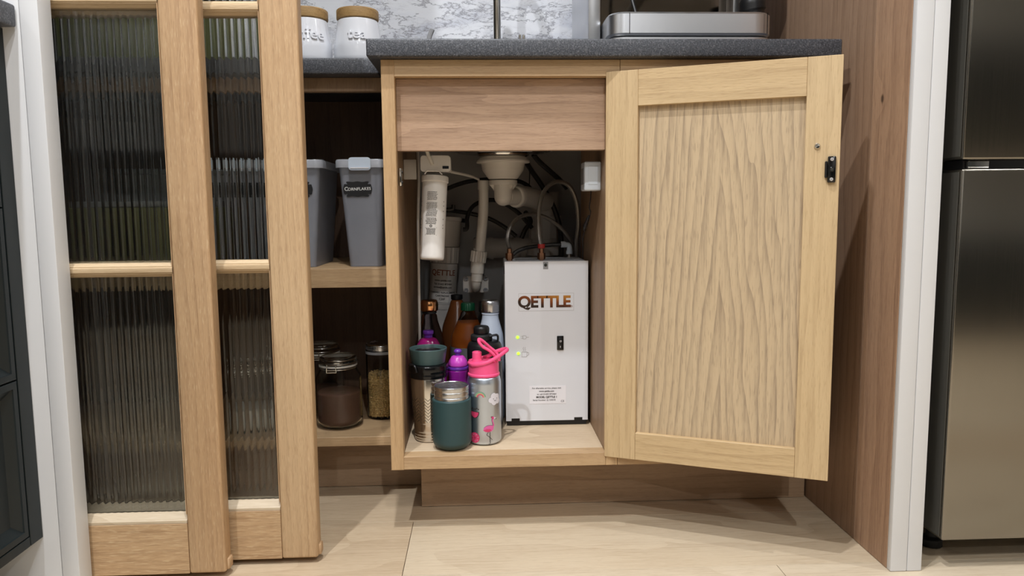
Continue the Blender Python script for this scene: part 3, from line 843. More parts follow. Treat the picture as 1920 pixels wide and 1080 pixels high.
b = bm_new(); tube(b, [(X0+0.055, 1.50, 1.10), (X0+0.052, 1.49, 1.02), (X0+0.062, 1.475, 0.962)], 0.0035, 8); obj('hot_water_spout', b, m_black, cm)
b = bm_new(); tube(b, [(X1-0.022, 1.53, 1.11), (X1-0.018, 1.52, 1.05), (X1-0.012, 1.51, 1.03)], 0.0045, 10)
obj('steam_wand', b, m_chrome, cm)
b = bm_new(); tube(b, [(X1-0.016, 1.50, 1.03), (X1-0.014, 1.50, 0.985), (X1-0.010, 1.50, 0.960)], [0.022, 0.026, 0.022], 14); obj('wand_grip', b, m_black, cm)
for i in range(4):
    b = bm_new(); lathe(b, rnd([(0, 0), (0.011, 0), (0.011, 0.004), (0, 0.004)], 0.001), (X0+0.06+i*0.06, 1.4695, 1.18), (0, -1, 0), 20); obj('button', b, m_chrome, cm)

# ================================================================= UNDER-SINK THINGS
SZ = 0.1472
# hot water tank
TX0, TX1, TY0, TY1, TZ0, TZ1 = 0.0475, 0.2150, 1.475, 1.610, 0.1575, 0.4838
tk = thing('water_heater', 'white boxy under-sink hot water heater with bronze logo and rocker switch', 'water heater', (0.131, 1.54, SZ))
b = bm_new(); box(b, TX0+0.002, TX1-0.002, TY0+0.003, TY1, SZ+0.0003, TZ0+0.006, 0.001); obj('base', b, m_black, tk)
b = bm_new(); box(b, TX0+0.001, TX1-0.001, TY0+0.0022, TY1, TZ0+0.006, TZ1-0.001, 0.002, 2); obj('casing', b, m_tank, tk)
b = bm_new(); lathe(b, rnd([(0, 0), (0.0085, 0), (0.0085, 0.0015), (0, 0.002)], 0.0005), (TX0+0.0008, TY0+0.018, 0.4660), (-1, 0, 0), 20); obj('grommet', b, m_black, tk)
b = bm_new()
poly = [(TX0, TZ0+0.0), (TX0+0.011, TZ0), (TX0+0.011, TZ0+0.0055), (TX0+0.028, TZ0+0.0055), (TX0+0.028, TZ0), (TX1-0.028, TZ0), (TX1-0.028, TZ0+0.0055), (TX1-0.011, TZ0+0.0055), (TX1-0.011, TZ0), (TX1, TZ0), (TX1, TZ1), (TX0, TZ1)]
prism(b, poly, 0.002, lambda u, v, w_: Vector((u, TY0+w_, v))); obj('front_plate', b, m_tank, tk)
b = bm_new(); box(b, 0.072, 0.190, TY0+0.03, TY0+0.075, TZ1-0.0008, TZ1+0.0006, 0.0003); obj('top_cover', b, m_greylabel, tk)
b = bm_new(); box(b, 0.1245, 0.1345, TY0-0.0006, TY0-0.0001, 0.4680, 0.4825, 0.0002); ls = obj('lock_plate', b, m_greylabel, tk)
b = bm_new(); lathe(b, [(0, 0), (0.0032, 0), (0.0030, 0.0008), (0.001, 0.0008), (0.0008, 0.0003), (0, 0.0003)], (0.1295, TY0-0.0007, 0.4765), (0, -1, 0), 16); obj('screw', b, m_chrome, ls)
PL = lambda x, z, y=TY0-0.0004: planar((x, y, z), (1, 0, 0), (0, 0, 1))
def flat_ring(b, x0, x1, z0, z1, wd, y=TY0-0.0003):
    for (a, c, e, g) in ((x0, x1, z0, z0+wd), (x0, x1, z1-wd, z1), (x0, x0+wd, z0+wd, z1-wd), (x1-wd, x1, z0+wd, z1-wd)):
        vs = [b.verts.new((p, y, q)) for p, q in ((a, e), (c, e), (c, g), (a, g))]; b.faces.new(vs)
lx0, lx1, lz0, lz1 = 0.0748, 0.1862, 0.3838, 0.4195
b = bm_new(); box(b, lx0, lx1, TY0-0.0002, TY0+0.0001, lz0, lz1); lp = obj('logo_plate', b, m_tank, tk)
b = bm_new(); flat_ring(b, lx0, lx1, lz0, lz1, 0.0005); obj('logo_border', b, m_greyline, lp, recalc=False)
b = bm_new(); text_b(b, 'QETTLE', 0.0318, PL(0.1265, 0.4012), bold=0.0012, space=0.93, seg=6)
obj('logo_lettering', b, m_logo, tk, label='bronze and gold capital lettering', recalc=False)
b = bm_new()
for k in range(16):
    a, c = 2*PI*k/16, 2*PI*(k+1)/16
    vs = [b.verts.new((0.1815+math.cos(q)*r_, TY0-0.0004, 0.3925+math.sin(q)*r_)) for q, r_ in ((a, 0.0014), (c, 0.0014), (c, 0.002), (a, 0.002))]; b.faces.new(vs)
text_b(b, 'R', 0.0028, PL(0.1815, 0.3925))
obj('trademark', b, m_inkr, tk, recalc=False)
# indicators and icons
for (x, z) in ((0.0722, 0.3307), (0.0735, 0.2975)):
    b = bm_new(); lathe(b, [(0, 0), (0.0032, 0), (0.0029, 0.0012), (0, 0.0018)], (x, TY0-0.0001, z), (0, -1, 0), 20); obj('indicator_light', b, m_led, tk, label='glowing green light')
b = bm_new()
def stroke(pts, wd=0.0004):
    for p, q in zip(pts, pts[1:]):
        p, q = Vector((p[0], TY0-0.0003, p[1])), Vector((q[0], TY0-0.0003, q[1]))
        d = (q-p); n = Vector((-d.z, 0, d.x)).normalized()*wd
        b.faces.new([b.verts.new(p-n), b.verts.new(q-n), b.verts.new(q+n), b.verts.new(p+n)])
ix, iz = 0.0790, 0.3305
stroke([(ix, iz+0.0018), (ix+0.004, iz+0.0018)]); stroke([(ix, iz-0.0018), (ix+0.004, iz-0.0018)])
stroke([(ix+0.004, iz+0.0034), (ix+0.009, iz+0.0034), (ix+0.0112, iz+0.001), (ix+0.0112, iz-0.001), (ix+0.009, iz-0.0034), (ix+0.004, iz-0.0034), (ix+0.004, iz+0.0034)]); stroke([(ix+0.0112, iz), (ix+0.016, iz)])
ix, iz = 0.0805, 0.2905
stroke([(ix, iz+0.010), (ix, iz), (ix+0.010, iz), (ix+0.0108, iz+0.010), (ix, iz+0.010)])
stroke([(ix+0.0106, iz+0.009), (ix+0.0140, iz+0.0085), (ix+0.0140, iz+0.004), (ix+0.0104, iz+0.0025)])
for dx in (0.003, 0.0065):
    stroke([(ix+dx, iz+0.012), (ix+dx+0.0014, iz+0.0145), (ix+dx-0.0006, iz+0.017), (ix+dx+0.0012, iz+0.020)])
obj('plug_and_cup_icons', b, m_greyline, tk, recalc=False)
# rocker switch
b = bm_new(); box(b, 0.1518, 0.1652, TY0-0.0025, TY0-0.0001, 0.3035, 0.3325, 0.001, 2); sw = obj('rocker_switch', b, m_blackg, tk)
b = bm_new(); box(b, 0.1543, 0.1627, TY0-0.0042, TY0-0.0026, 0.3062, 0.3298, 0.0012, 2); obj('rocker', b, m_black, sw)
b = bm_new(); text_b(b, 'O', 0.0052, PL(0.1590, 0.3218, TY0-0.0044), bold=0.0001); text_b(b, 'I', 0.0052, PL(0.1585, 0.3105, TY0-0.0044), bold=0.0002); obj('switch_symbols', b, m_label, sw, recalc=False)
# service sticker
b = bm_new(); box(b, 0.0955, 0.1700, TY0-0.0004, TY0-0.0001, 0.1925, 0.2300); st = obj('service_sticker', b, m_label, tk)
b = bm_new()
for i, (s, sz, bo) in enumerate((('For aftersales service, please visit', 0.0044, 0.00005), ('www.qettle.com', 0.0046, 0.00012), ('or call 01603 875464', 0.0046, 0.00005), ('MODEL QETTLE 1', 0.0054, 0.0002), ('Serial Number: Q 104418', 0.0044, 0.00005))):
    text_b(b, s, sz, PL(0.1305 if i < 4 else 0.1255, 0.2250-0.0062*i, TY0-0.0007), bold=bo)
text_b(b, 'CE', 0.0058, PL(0.1630, 0.1975, TY0-0.0007))
obj('sticker_print', b, m_ink, st, recalc=False)
# brass hose nuts on top of the heater
for (x, y) in ((0.0590, 1.515), (0.1240, 1.510)):
    b = bm_new(); lathe(b, [(0, 0), (0.0062, 0), (0.0062, 0.003), (0.0082, 0.003), (0.0082, 0.015), (0.0050, 0.016), (0.0050, 0.024), (0, 0.024)], (x, y, TZ1-0.0004), seg=6); obj('hose_nut', b, m_brass, tk, ang=0.2)
b = bm_new(); lathe(b, [(0.0054, 0.0244), (0.0075, 0.0244), (0.0075, 0.033), (0.0054, 0.033)], (0.1240, 1.510, TZ1), seg=16); tag(obj('tape_ring', b, m_red, loc=(0.124, 1.51, TZ1+0.024)), 'red tape ring on the hose nut above the heater', 'tape')

# charger box on the right side panel with its cable
t = thing('power_adapter', 'white plug-in power adapter fixed high on the right inner side', 'power adapter', (0.207, 1.38, 0.645))
b = bm_new(); box(b, 0.1915, 0.2222, 1.362, 1.412, 0.6205, 0.6735, 0.003, 3); obj('body', b, m_charger, t)
b = bm_new(); box(b, 0.1910, 0.1914, 1.372, 1.404, 0.632, 0.662, 0.0001); obj('rating_label', b, m_greylabel, t)
b = bm_new(); box(b, 0.1985, 0.2155, 1.3612, 1.3619, 0.632, 0.665, 0.0002); obj('moulded_panel', b, m_charger, t)
b = bm_new(); tube(b, [(0.2068,1.3850,0.6215), (0.2059,1.3850,0.6038), (0.2046,1.3900,0.5909), (0.2067,1.3900,0.5810), (0.2051,1.4000,0.5669), (0.2030,1.4200,0.5523), (0.1996,1.4400,0.5311), (0.2080,1.5000,0.5027), (0.2235,1.6200,0.4605)], 0.0011, 6)
t2 = thing('power_cable', 'thin black cable with a knot hanging below the white adapter', 'cable', (0.2068,1.3850,0.6215))
obj('cord', b, m_black, t2)
b = bm_new(); tube(b, [(0.2048,1.3980,0.5750), (0.2033,1.4010,0.5679), (0.2012,1.4150,0.5566), (0.1996,1.4250,0.5471)], [0.0022, 0.0034, 0.0040, 0.0026], 8); obj('knot', b, m_black, t2)

# filter head, front cartridge
t = thing('water_filter', 'cream printed water filter cartridge hanging at the left inside the cabinet', 'water filter', (-0.0848,1.4200,0.6566))
b = bm_new(); A_ = Vector((-0.0850,1.4250,0.6618)); 
prism(b, rrect(0.056, 0.030, 0.006, 4, 0, 0), 0.046, lambda u, v, w_: Vector((A_.x+0.003+u, 1.405+w_, A_.z+0.012+v))); obj('filter_head', b, m_cart, t)
b = bm_new(); box(b, -0.1448, -0.120, 1.436, 1.440, 0.646, 0.684, 0.0015, 2); obj('bracket', b, m_pvcg, t)
b = bm_new(); box(b, -0.0690, -0.0575, 1.4038, 1.4049, 0.6640, 0.6690, 0.0003); obj('window', b, m_blackg, t)
T0, T1 = Vector((-0.0842,1.4250,0.6508)), Vector((-0.0926,1.4050,0.4943))
d = (T0-T1); Lc = d.length
b = bm_new(); lathe(b, rnd([(0, 0), (0.0215, 0), (0.0232, 0.004), (0.0236, Lc-0.012), (0.0256, Lc-0.011), (0.0256, Lc), (0, Lc)], 0.0025), T1, d, 40); obj('cartridge', b, m_cart, t)
hu = (-0.1014,1.4000,0.6548); b = bm_new()
tube(b, [(-0.1022,1.3980,0.6547), (-0.0971,1.3970,0.6605), (-0.0754,1.3970,0.6594), (-0.0696,1.3980,0.6535)], 0.0012, 8, smooth=1); obj('bail_handle', b, m_cart, t)
# small print on the cartridge
du = d.normalized()
def cyl_map(base, axis, r, up0, phi=0.0):
    axis = Vector(axis).normalized(); fr_ = Vector((0, -1, 0)); fr_ = (fr_ - axis*fr_.dot(axis)).normalized(); sd = axis.cross(fr_).normalized()*-1
    if sd.x < 0: sd = -sd
    def f(a, v, c):
        ph = phi + a/r
        return Vector(base) + axis*(up0+v) + (fr_*math.cos(ph) + sd*math.sin(ph))*(r+0.0003+c)
    return f
b = bm_new(); random.seed(9)
def print_lines(b, f, z0, z1, half, step=0.0021, th=0.0009, jag=0.25):
    z = z1
    while z > z0:
        a = -half*random.uniform(1-jag, 1.0); e = half*random.uniform(1-jag, 1.0)
        while a < e:
            wd = random.uniform(0.0012, 0.0034); c = min(a+wd, e)
            vs = [b.verts.new(f(p, q, 0)) for p, q in ((a, z), (c, z), (c, z+th), (a, z+th))]; b.faces.new(vs)
            a = c + 0.0006
        z -= step
f = cyl_map(T1, d, 0.0236, 0.0, -0.12)
for (a, c, h) in ((0.109, 0.125, 0.0105), (0.083, 0.105, 0.0115), (0.079, 0.082, 0.0115), (0.0635, 0.076, 0.0110), (0.046, 0.0565, 0.0095)):
    print_lines(b, f, a, c, h)
for s in (0.0445, 0.0585):
    b.faces.new([b.verts.new(f(p, q, 0)) for p, q in ((-0.0115, s), (0.0115, s), (0.0115, s+0.0004), (-0.0115, s+0.0004))])
text_b(b, 'O', 0.006, lambda u, v, w_: f(u, 0.060+v+0.0015, 0), bold=0.0003)
for h in (0.058, 0.064, 0.075, 0.09, 0.1, 0.108): 
    for s in (-1, 1):
        b.faces.new([b.verts.new(f(s*0.0245+p, q, 0)) for p, q in ((-0.0010, h), (0.0010, h), (0.0010, h+0.0014), (-0.0010, h+0.0014))])
obj('small_print', b, m_ink, t, kind='stuff', recalc=False)

# tall cartridge standing at the back
t = thing('filter_canister', 'tall white filter canister with logo standing behind the bottles', 'water filter', (-0.0967,1.7200,0.2810))
CB = Vector((-0.1062,1.7750,0.2056)); CT = Vector((-0.0789,1.7750,0.5727)); CB = CT + (CB-CT)*1.0; dd = CT-CB
k0 = (CB.z-SZ-0.001)/(CT.z-CB.z); CB = CB - dd*k0; dd = CT-CB; LL = dd.length
b = bm_new(); lathe(b, rnd([(0, 0.002), (0.027, 0.002), (0.031, 0.012), (0.0328, LL*0.74), (0, LL*0.74)], 0.004), CB, dd, 40); body = obj('body', b, m_cart, t)
b = bm_new()
for i in range(44):
    pass
prof = []
sg = 72
u_, v_, d_ = frame_from_axis(dd)
rings = []
for h in (LL*0.742, LL*0.83):
    rings.append([b.verts.new(CB + d_*h + (u_*math.cos(2*PI*i/sg)+v_*math.sin(2*PI*i/sg))*(0.0350 if (i//2) % 3 else 0.0332)) for i in range(sg)])
for i in range(sg): b.faces.new((rings[0][i], rings[0][(i+1) % sg], rings[1][(i+1) % sg], rings[1][i]))
b.faces.new(rings[0][::-1]); b.faces.new(rings[1]); obj('ribbed_collar', b, m_pvcg, t, ang=0.3)
b = bm_new(); lathe(b, rnd([(0, LL*0.832), (0.0340, LL*0.832), (0.0350, LL*0.975), (0.0370, LL*0.977), (0.0370, LL), (0, LL)], 0.002), CB, dd, 40); obj('cap', b, m_pvcg, t)
b = bm_new(); tube(b, [CT + Vector((0.033, 0, -0.010)), CT + Vector((0.042, -0.003, -0.012))], 0.005, 10, smooth=1); obj('side_port', b, m_black, t)
f = cyl_map(CB, dd, 0.0325, 0.0, 0.02)
def hz(px): return (px - CB.z)/(CT.z-CB.z)*LL
zt_ = Vector((-0.0949,1.7430,0.4396)).z
b = bm_new(); text_b(b, 'QETTLE', 0.0185, lambda u, v, w_: f(u, hz(zt_)+v, 0), bold=0.0003, space=0.95, cut=0.002); obj('logo_lettering', b, m_inkr, t, recalc=False)
b = bm_new()
for s, py, sz in (('www.qettle.com', Vector((-0.0952,1.7430,0.4219)).z, 0.0062), ('Tel: 01603 875464', Vector((-0.0954,1.7430,0.4131)).z, 0.0058), ('service@qettle.com', Vector((-0.0955,1.7430,0.4055)).z, 0.0056),
                  ('STANDARD REPLACEMENT', Vector((-0.0958,1.7430,0.3929)).z, 0.0056), ('CARTRIDGE', Vector((-0.0959,1.7430,0.3853)).z, 0.0060), ('C20F', Vector((-0.0960,1.7430,0.3777)).z, 0.0064)):
    text_b(b, s, sz, (lambda q: (lambda u, v, w_: f(u, hz(q)+v, 0)))(py), bold=0.00015, cut=0.003)
for py in (Vector((-0.0962,1.7430,0.3688)).z, Vector((-0.0963,1.7430,0.3650)).z, Vector((-0.0965,1.7430,0.3523)).z):
    for i in range(10):
        a, c = -0.03+0.006*i, -0.03+0.006*(i+1)
        b.faces.new([b.verts.new(f(p, hz(py)+q, 0)) for p, q in ((a, 0), (c, 0), (c, 0.0005), (a, 0.0005))])
obj('small_print', b, m_ink, t, recalc=False)

# sink trap
tr = thing('sink_trap', 'cream plastic basin trap with elbow hanging under the sink', 'trap', (0.0501,1.6000,0.6955))
TC = Vector((0.0501,1.6000,0.6955)); cx, cy = TC.x, TC.y
Z = {k: Vector(v).z for k, v in dict(a=(0.0489,1.5600,0.6984), b=(0.0488,1.5600,0.6852), c=(0.0487,1.5600,0.6797), e=(0.0486,1.5600,0.6699), g=(0.0485,1.5600,0.6512), h=(0.0487,1.5700,0.6494), i=(0.0486,1.5700,0.6394), j=(0.0486,1.5700,0.6349), k=(0.0484,1.5700,0.6105)).items()}
b = bm_new(); lathe(b, rnd([(0, Z['g']), (0.0305, Z['g']), (0.044, Z['e']), (0.0470, Z['b']+0.001), (0.0572, Z['b']), (0.0572, Z['b']+0.005), (0.050, Z['b']+0.010), (0.048, 0.6990), (0, 0.6990)], 0.003), (cx, cy, 0), seg=56); obj('waste_cup', b, m_pvc, tr)
b = bm_new(); lathe(b, rnd([(0, Z['i']), (0.0300, Z['i']), (0.0302, Z['h']), (0, Z['h'])], 0.001), (cx, cy, 0), seg=40); nut = obj('nut', b, m_pvc, tr)
b = bm_new()
for k in range(6):
    a = k*PI/3+0.26
    c0 = Vector((cx+math.cos(a)*0.019, cy+math.sin(a)*0.019, 0)); dv = Vector((math.cos(a), math.sin(a), 0)); sd = Vector((-dv.y, dv.x, 0))*0.0015
    for s in (1,):
        P = [c0 + Vector((0, 0, Z['i'])), c0 + dv*0.0105 + Vector((0, 0, Z['i'])), c0 + Vector((0, 0, Z['i']-0.014))]
        A = [b.verts.new(p-sd) for p in P]; B = [b.verts.new(p+sd) for p in P]
        b.faces.new(A); b.faces.new(B[::-1])
        for i in range(3): b.faces.new((A[i], B[i], B[(i+1) % 3], A[(i+1) % 3]))
obj('nut_wings', b, m_pvc, nut)
q = lambda p: Vector(p)
zb_ = Vector((0.0482,1.5700,0.5949)).z
b = bm_new(); lathe(b, [(0, Z['i']-0.0002), (0.0200, Z['i']-0.0002), (0.0194, zb_+0.020)] + [(0.0194*math.cos(a), zb_+0.0194-0.0194*math.sin(a)) for a in [PI/2*k/8 for k in range(1, 8)]] + [(0, zb_)], (cx, cy-0.004, 0), seg=40); obj('trap_bottom', b, m_pvc, tr)
ez = zb_+0.0200; e1 = Vector((cx+0.034, cy+0.034, ez)); ed = Vector((0.62, 0.78, 0.02)).normalized()
b = bm_new(); tube(b, [(cx+0.006, cy+0.002, ez), e1], 0.0182, 28, smooth=1); obj('elbow', b, m_pvc, tr)
b = bm_new(); lathe(b, rnd([(0.0185, -0.003), (0.0225, -0.003), (0.0240, 0.000), (0.0240, 0.010), (0.0185, 0.010)], 0.0008), e1-ed*0.010, ed, 36); obj('collar_ring', b, m_pvc, tr)
b = bm_new(); tube(b, [e1-ed*0.004, e1+ed*0.03, Vector((0.1512,1.7300,0.6044))], 0.0225, 24, smooth=3); obj('outlet_pipe', b, m_pvcg, tr)

# soil pipe assembly at the back
t = thing('waste_pipe', 'grey-white waste pipe running along the back wall to an upright branch', 'pipe', (0.1543,1.8000,0.4993))
b = bm_new(); tube(b, [Vector((0.1574,1.8000,0.6280)), Vector((0.1566,1.8000,0.4210))], 0.033, 28, smooth=1); obj('upright_pipe', b, m_pvcg, t)
b = bm_new(); lathe(b, rnd([(0.034, 0), (0.0395, 0), (0.0395, 0.055), (0.034, 0.055)], 0.002), Vector((0.1570,1.8000,0.5161)), seg=14); obj('coupling', b, m_pvcg, t, ang=0.2)
b = bm_new(); lathe(b, rnd([(0.034, 0), (0.044, 0), (0.044, 0.030), (0.034, 0.030)], 0.002), Vector((0.1568,1.8000,0.4759)), seg=30); obj('socket', b, m_pvcg, t)
b = bm_new(); tube(b, [Vector((-0.0171,1.8200,0.4923)), Vector((0.1297,1.8200,0.4933))], 0.0245, 24, smooth=1); obj('level_pipe', b, m_pvcg, t)
for x in (889, 920, 964, 976):
    b = bm_new(); lathe(b, [(0.025, 0), (0.0275, 0), (0.0275, 0.012), (0.025, 0.012)], {889: (-0.0158,1.8200,0.4923), 920: (0.0195,1.8200,0.4925), 964: (0.0798,1.8200,0.4925), 976: (0.0981,1.8200,0.4923)}[x], (1, 0, 0), 24); obj('pipe_collar', b, m_pvcg, t)

# appliance standpipe with coupling and wall bracket
t = thing('standpipe', 'upright slim white drain pipe with ribbed coupling left of the heater', 'pipe', (-0.0083,1.6600,0.4241))
b = bm_new(); tube(b, [(0.0089,1.6400,0.6512), (0.0068,1.6450,0.5791), (-0.0014,1.6550,0.4962)], 0.0112, 20, smooth=3); obj('pipe', b, m_pvc, t)
b = bm_new(); lathe(b, [(0.0108, 0), (0.0128, 0), (0.0128, 0.020), (0.0108, 0.020)], (0.0080,1.6400,0.6303), (0.02, 0, 1), 24); obj('socket', b, m_pvc, t)
b = bm_new(); A_ = Vector((-0.0065,1.6600,0.4709)); B_ = Vector((-0.0032,1.6600,0.4948)); u_, v_, d_ = frame_from_axis(B_-A_); rings = []
for h in (0, (B_-A_).length):
    rings.append([b.verts.new(A_ + d_*h + (u_*math.cos(2*PI*i/60)+v_*math.sin(2*PI*i/60))*(0.0180 if (i//2) % 2 else 0.0166)) for i in range(60)])
for i in range(60): b.faces.new((rings[0][i], rings[0][(i+1) % 60], rings[1][(i+1) % 60], rings[1][i]))
b.faces.new(rings[0][::-1]); b.faces.new(rings[1]); obj('ribbed_nut', b, m_pvc, t, ang=0.3)
b = bm_new(); tube(b, [(-0.0026,1.6600,0.4960), (-0.0021,1.6600,0.5007)], 0.0135, 20, smooth=1); obj('washer', b, m_pvc, t)
b = bm_new(); tube(b, [(-0.0065,1.6600,0.4721), (-0.0086,1.6600,0.4457)], 0.0150, 24, smooth=1); obj('sleeve', b, m_pvc, t)
b = bm_new(); tube(b, [(-0.0086,1.6600,0.4469), (-0.0101,1.6600,0.4277)], 0.0128, 24, smooth=1); obj('lower_sleeve', b, m_pvc, t)
b = bm_new(); tube(b, [(-0.0102,1.6600,0.4325), (-0.0110,1.6640,0.4213), (-0.0114,1.6750,0.4129), (-0.0116,1.7000,0.4090)], 0.0115, 20, smooth=4); obj('elbow', b, m_pvc, t)
pc = Vector((-0.0122,1.7000,0.4164))
b = bm_new(); prism(b, rrect(0.058, 0.038, 0.006, 4), 0.006, lambda u, v, w_: Vector((pc.x+u, 1.70+w_, pc.z+v))); br = obj('bracket', b, m_pvcg, t)
for (sx, sz) in ((-1, 1), (1, 1), (-1, -1), (1, -1)):
    b = bm_new(); lathe(b, rnd([(0, 0), (0.0055, 0), (0.0050, 0.004), (0.002, 0.004), (0.0015, 0.002), (0, 0.002)], 0.0008), (pc.x+sx*0.0225, 1.6998, pc.z+sz*0.0135), (0, -1, 0), 16); obj('bracket_screw', b, m_greylabel, br)

# hoses and wires
def hose(label, pts, r, mat, name='hose', cat='hose', seg=10):
    b = bm_new(); tube(b, pts, r, seg, 6)
    return tag(obj(name, b, mat, loc=pts[0]), label, cat)
hose('steel braided hose looping high from the heater top to the right', [(0.1240,1.510,0.508), (0.1205,1.5200,0.5354), (0.1200,1.5250,0.5789), (0.1272,1.5300,0.6137), (0.1447,1.5400,0.6377), (0.1667,1.5500,0.6434), (0.1891,1.5600,0.6325), (0.2039,1.5700,0.6003), (0.2087,1.5800,0.5551), (0.2065,1.5900,0.5206), (0.2103,1.6100,0.4731)], 0.0046, m_braid)
hose('low arching braided hose from the left nut of the heater', [(0.0590,1.515,0.508), (0.0551,1.5300,0.5247), (0.0623,1.5400,0.5518), (0.0835,1.5600,0.5712), (0.1130,1.5800,0.5763), (0.1457,1.5900,0.5669), (0.1789,1.6000,0.5412), (0.2033,1.6100,0.5058), (0.2164,1.6200,0.4723)], 0.0043, m_braid)
hose('short black hose lying low across the heater top to the white elbow', [(0.0636,1.5850,0.4846), (0.0765,1.5900,0.4968), (0.0964,1.5950,0.5043), (0.1256,1.6000,0.5083), (0.1545,1.6000,0.5103), (0.1742,1.6000,0.5107)], 0.0043, m_braidk)
hose('black hose arching out from behind the front filter and behind the trap', [(-0.0753,1.7200,0.6354), (-0.0510,1.7300,0.6452), (-0.0240,1.7400,0.6527), (0.0070,1.7500,0.6565), (0.0509,1.7600,0.6591), (0.0880,1.7500,0.6535), (0.1098,1.7400,0.6431), (0.1203,1.7300,0.6305)], 0.0050, m_braidk)
hose('black hose bending up from the canister port and sagging right behind the standpipe', [(-0.0404,1.7300,0.5420), (-0.0330,1.7300,0.5419), (-0.0304,1.7300,0.5493), (-0.0302,1.7350,0.5690), (-0.0200,1.7400,0.5911), (0.0001,1.7500,0.6046), (0.0315,1.7600,0.6094), (0.0629,1.7600,0.5979), (0.0940,1.7550,0.5751), (0.1224,1.7500,0.5423)], 0.0050, m_braidk)
hose('dark hose sloping down to the right behind the standpipe, lowest of three', [(-0.0775,1.7500,0.5866), (-0.0481,1.7650,0.5826), (-0.0130,1.7700,0.5759), (0.0223,1.7700,0.5655), (0.0562,1.7650,0.5464), (0.0850,1.7600,0.5235)], 0.0050, m_braidk)
hose('thick black hose slanting from the sink down behind the tall braided loop', [(0.1194,1.6600,0.7073), (0.1344,1.6700,0.6914), (0.1567,1.6800,0.6730), (0.1829,1.7000,0.6522), (0.1998,1.7200,0.6357)], 0.0058, m_braidk)
hose('long black hose dropping from the sink behind the right of the trap', [(0.1004,1.6600,0.6957), (0.1190,1.6900,0.6713), (0.1422,1.7100,0.6407), (0.1661,1.7300,0.6018), (0.1833,1.7400,0.5582), (0.1900,1.7450,0.5142), (0.1905,1.7500,0.4570)], 0.0058, m_braidk)
hose('black hose crossing behind the waste branch above the heater', [(0.1033,1.7000,0.5803), (0.1167,1.7200,0.5592), (0.1051,1.7350,0.5404), (0.0965,1.7400,0.5204)], 0.0055, m_braidk)
hose('thin black wire hanging right of the trap', [(0.1086,1.6600,0.6863), (0.1112,1.6650,0.6666), (0.1101,1.6700,0.6303)], 0.0012, m_black, 'wire', 'wire', 6)
hose('thin pale tube running right from the filter head', [(-0.0557,1.4500,0.6608), (-0.0365,1.5000,0.6589), (-0.0159,1.5600,0.6560), (-0.0027,1.6200,0.6528)], 0.0028, m_pvcg, 'tube', 'tube')
hose('pale tube entering the top of the front filter head', [(-0.1003,1.4000,0.7076), (-0.0949,1.4020,0.6901), (-0.0874,1.4040,0.6716)], 0.0034, m_pvc, 'tube', 'tube')
hose('slim white tube running down the left inner side behind the front filter', [(-0.1225,1.5000,0.7025), (-0.1217,1.5000,0.6447), (-0.1246,1.5000,0.5599), (-0.1258,1.5000,0.4090), (-0.1266,1.5000,0.3212)], 0.0028, m_pvcg, 'tube', 'tube')
hose('black valve hose end poking out right of the front filter', [(-0.0860,1.7200,0.5880), (-0.0639,1.7200,0.5890), (-0.0613,1.7200,0.5988)], 0.0045, m_braidk, 'valve', 'valve')
# white push-fit elbow
t = thing('elbow_fitting', 'white push-fit elbow on top of the heater at the right', 'pipe fitting', (0.1868,1.5600,0.4905))
b = bm_new(); tube(b, [(0.1742,1.6000,0.5107), (0.1835,1.6000,0.5106)], 0.0068, 16, smooth=1); obj('collar', b, m_charger, t)
b = bm_new(); tube(b, [(0.1812,1.6000,0.5100), (0.1893,1.6000,0.5094), (0.1922,1.6000,0.5053), (0.1922,1.6000,0.4960)], 0.0058, 16, smooth=4); obj('bend', b, m_charger, t)
b = bm_new(); tube(b, [(0.1922,1.6000,0.4972), (0.1922,1.6000,0.4903)], 0.0068, 16, smooth=1); obj('collar', b, m_charger, t)
b = bm_new(); tube(b, [(0.1922,1.6000,0.4926), (0.1922,1.6000,0.4787)], 0.0042, 12, smooth=1); obj('stem', b, m_chrome, t)

# ================================================================= BOTTLES AND FLASKS
BG = 'bottles and flasks inside the sink cabinet'
# open teal food flask
cx, cy = -0.0574, 1.3500
t = thing('food_flask', 'open teal food flask with bare steel neck, nearest on the cabinet base', 'flask', (cx, cy, SZ), group=BG)
b = bm_new(); lathe(b, rnd([(0, 0.0003), (0.026, 0.0003), (0.0362, 0.010), (0.0362, 0.0925), (0.0345, 0.0945), (0.0325, 0.0945), (0.0325, 0.090), (0, 0.090)], 0.006, 5), (cx, cy, SZ), seg=64); obj('body', b, m_teal, t)
b = bm_new(); lathe(b, rnd([(0.0322, 0.0900), (0.0322, 0.0985), (0.0314, 0.0995), (0.0322, 0.1005), (0.0322, 0.1085), (0.0314, 0.1095), (0.0322, 0.1105), (0.0322, 0.1175), (0.0316, 0.1185), (0.0305, 0.1175), (0.0300, 0.020), (0, 0.016)], 0.0006, 2), (cx, cy, SZ), seg=64); obj('neck', b, m_steelc, t, label='bare steel open neck')

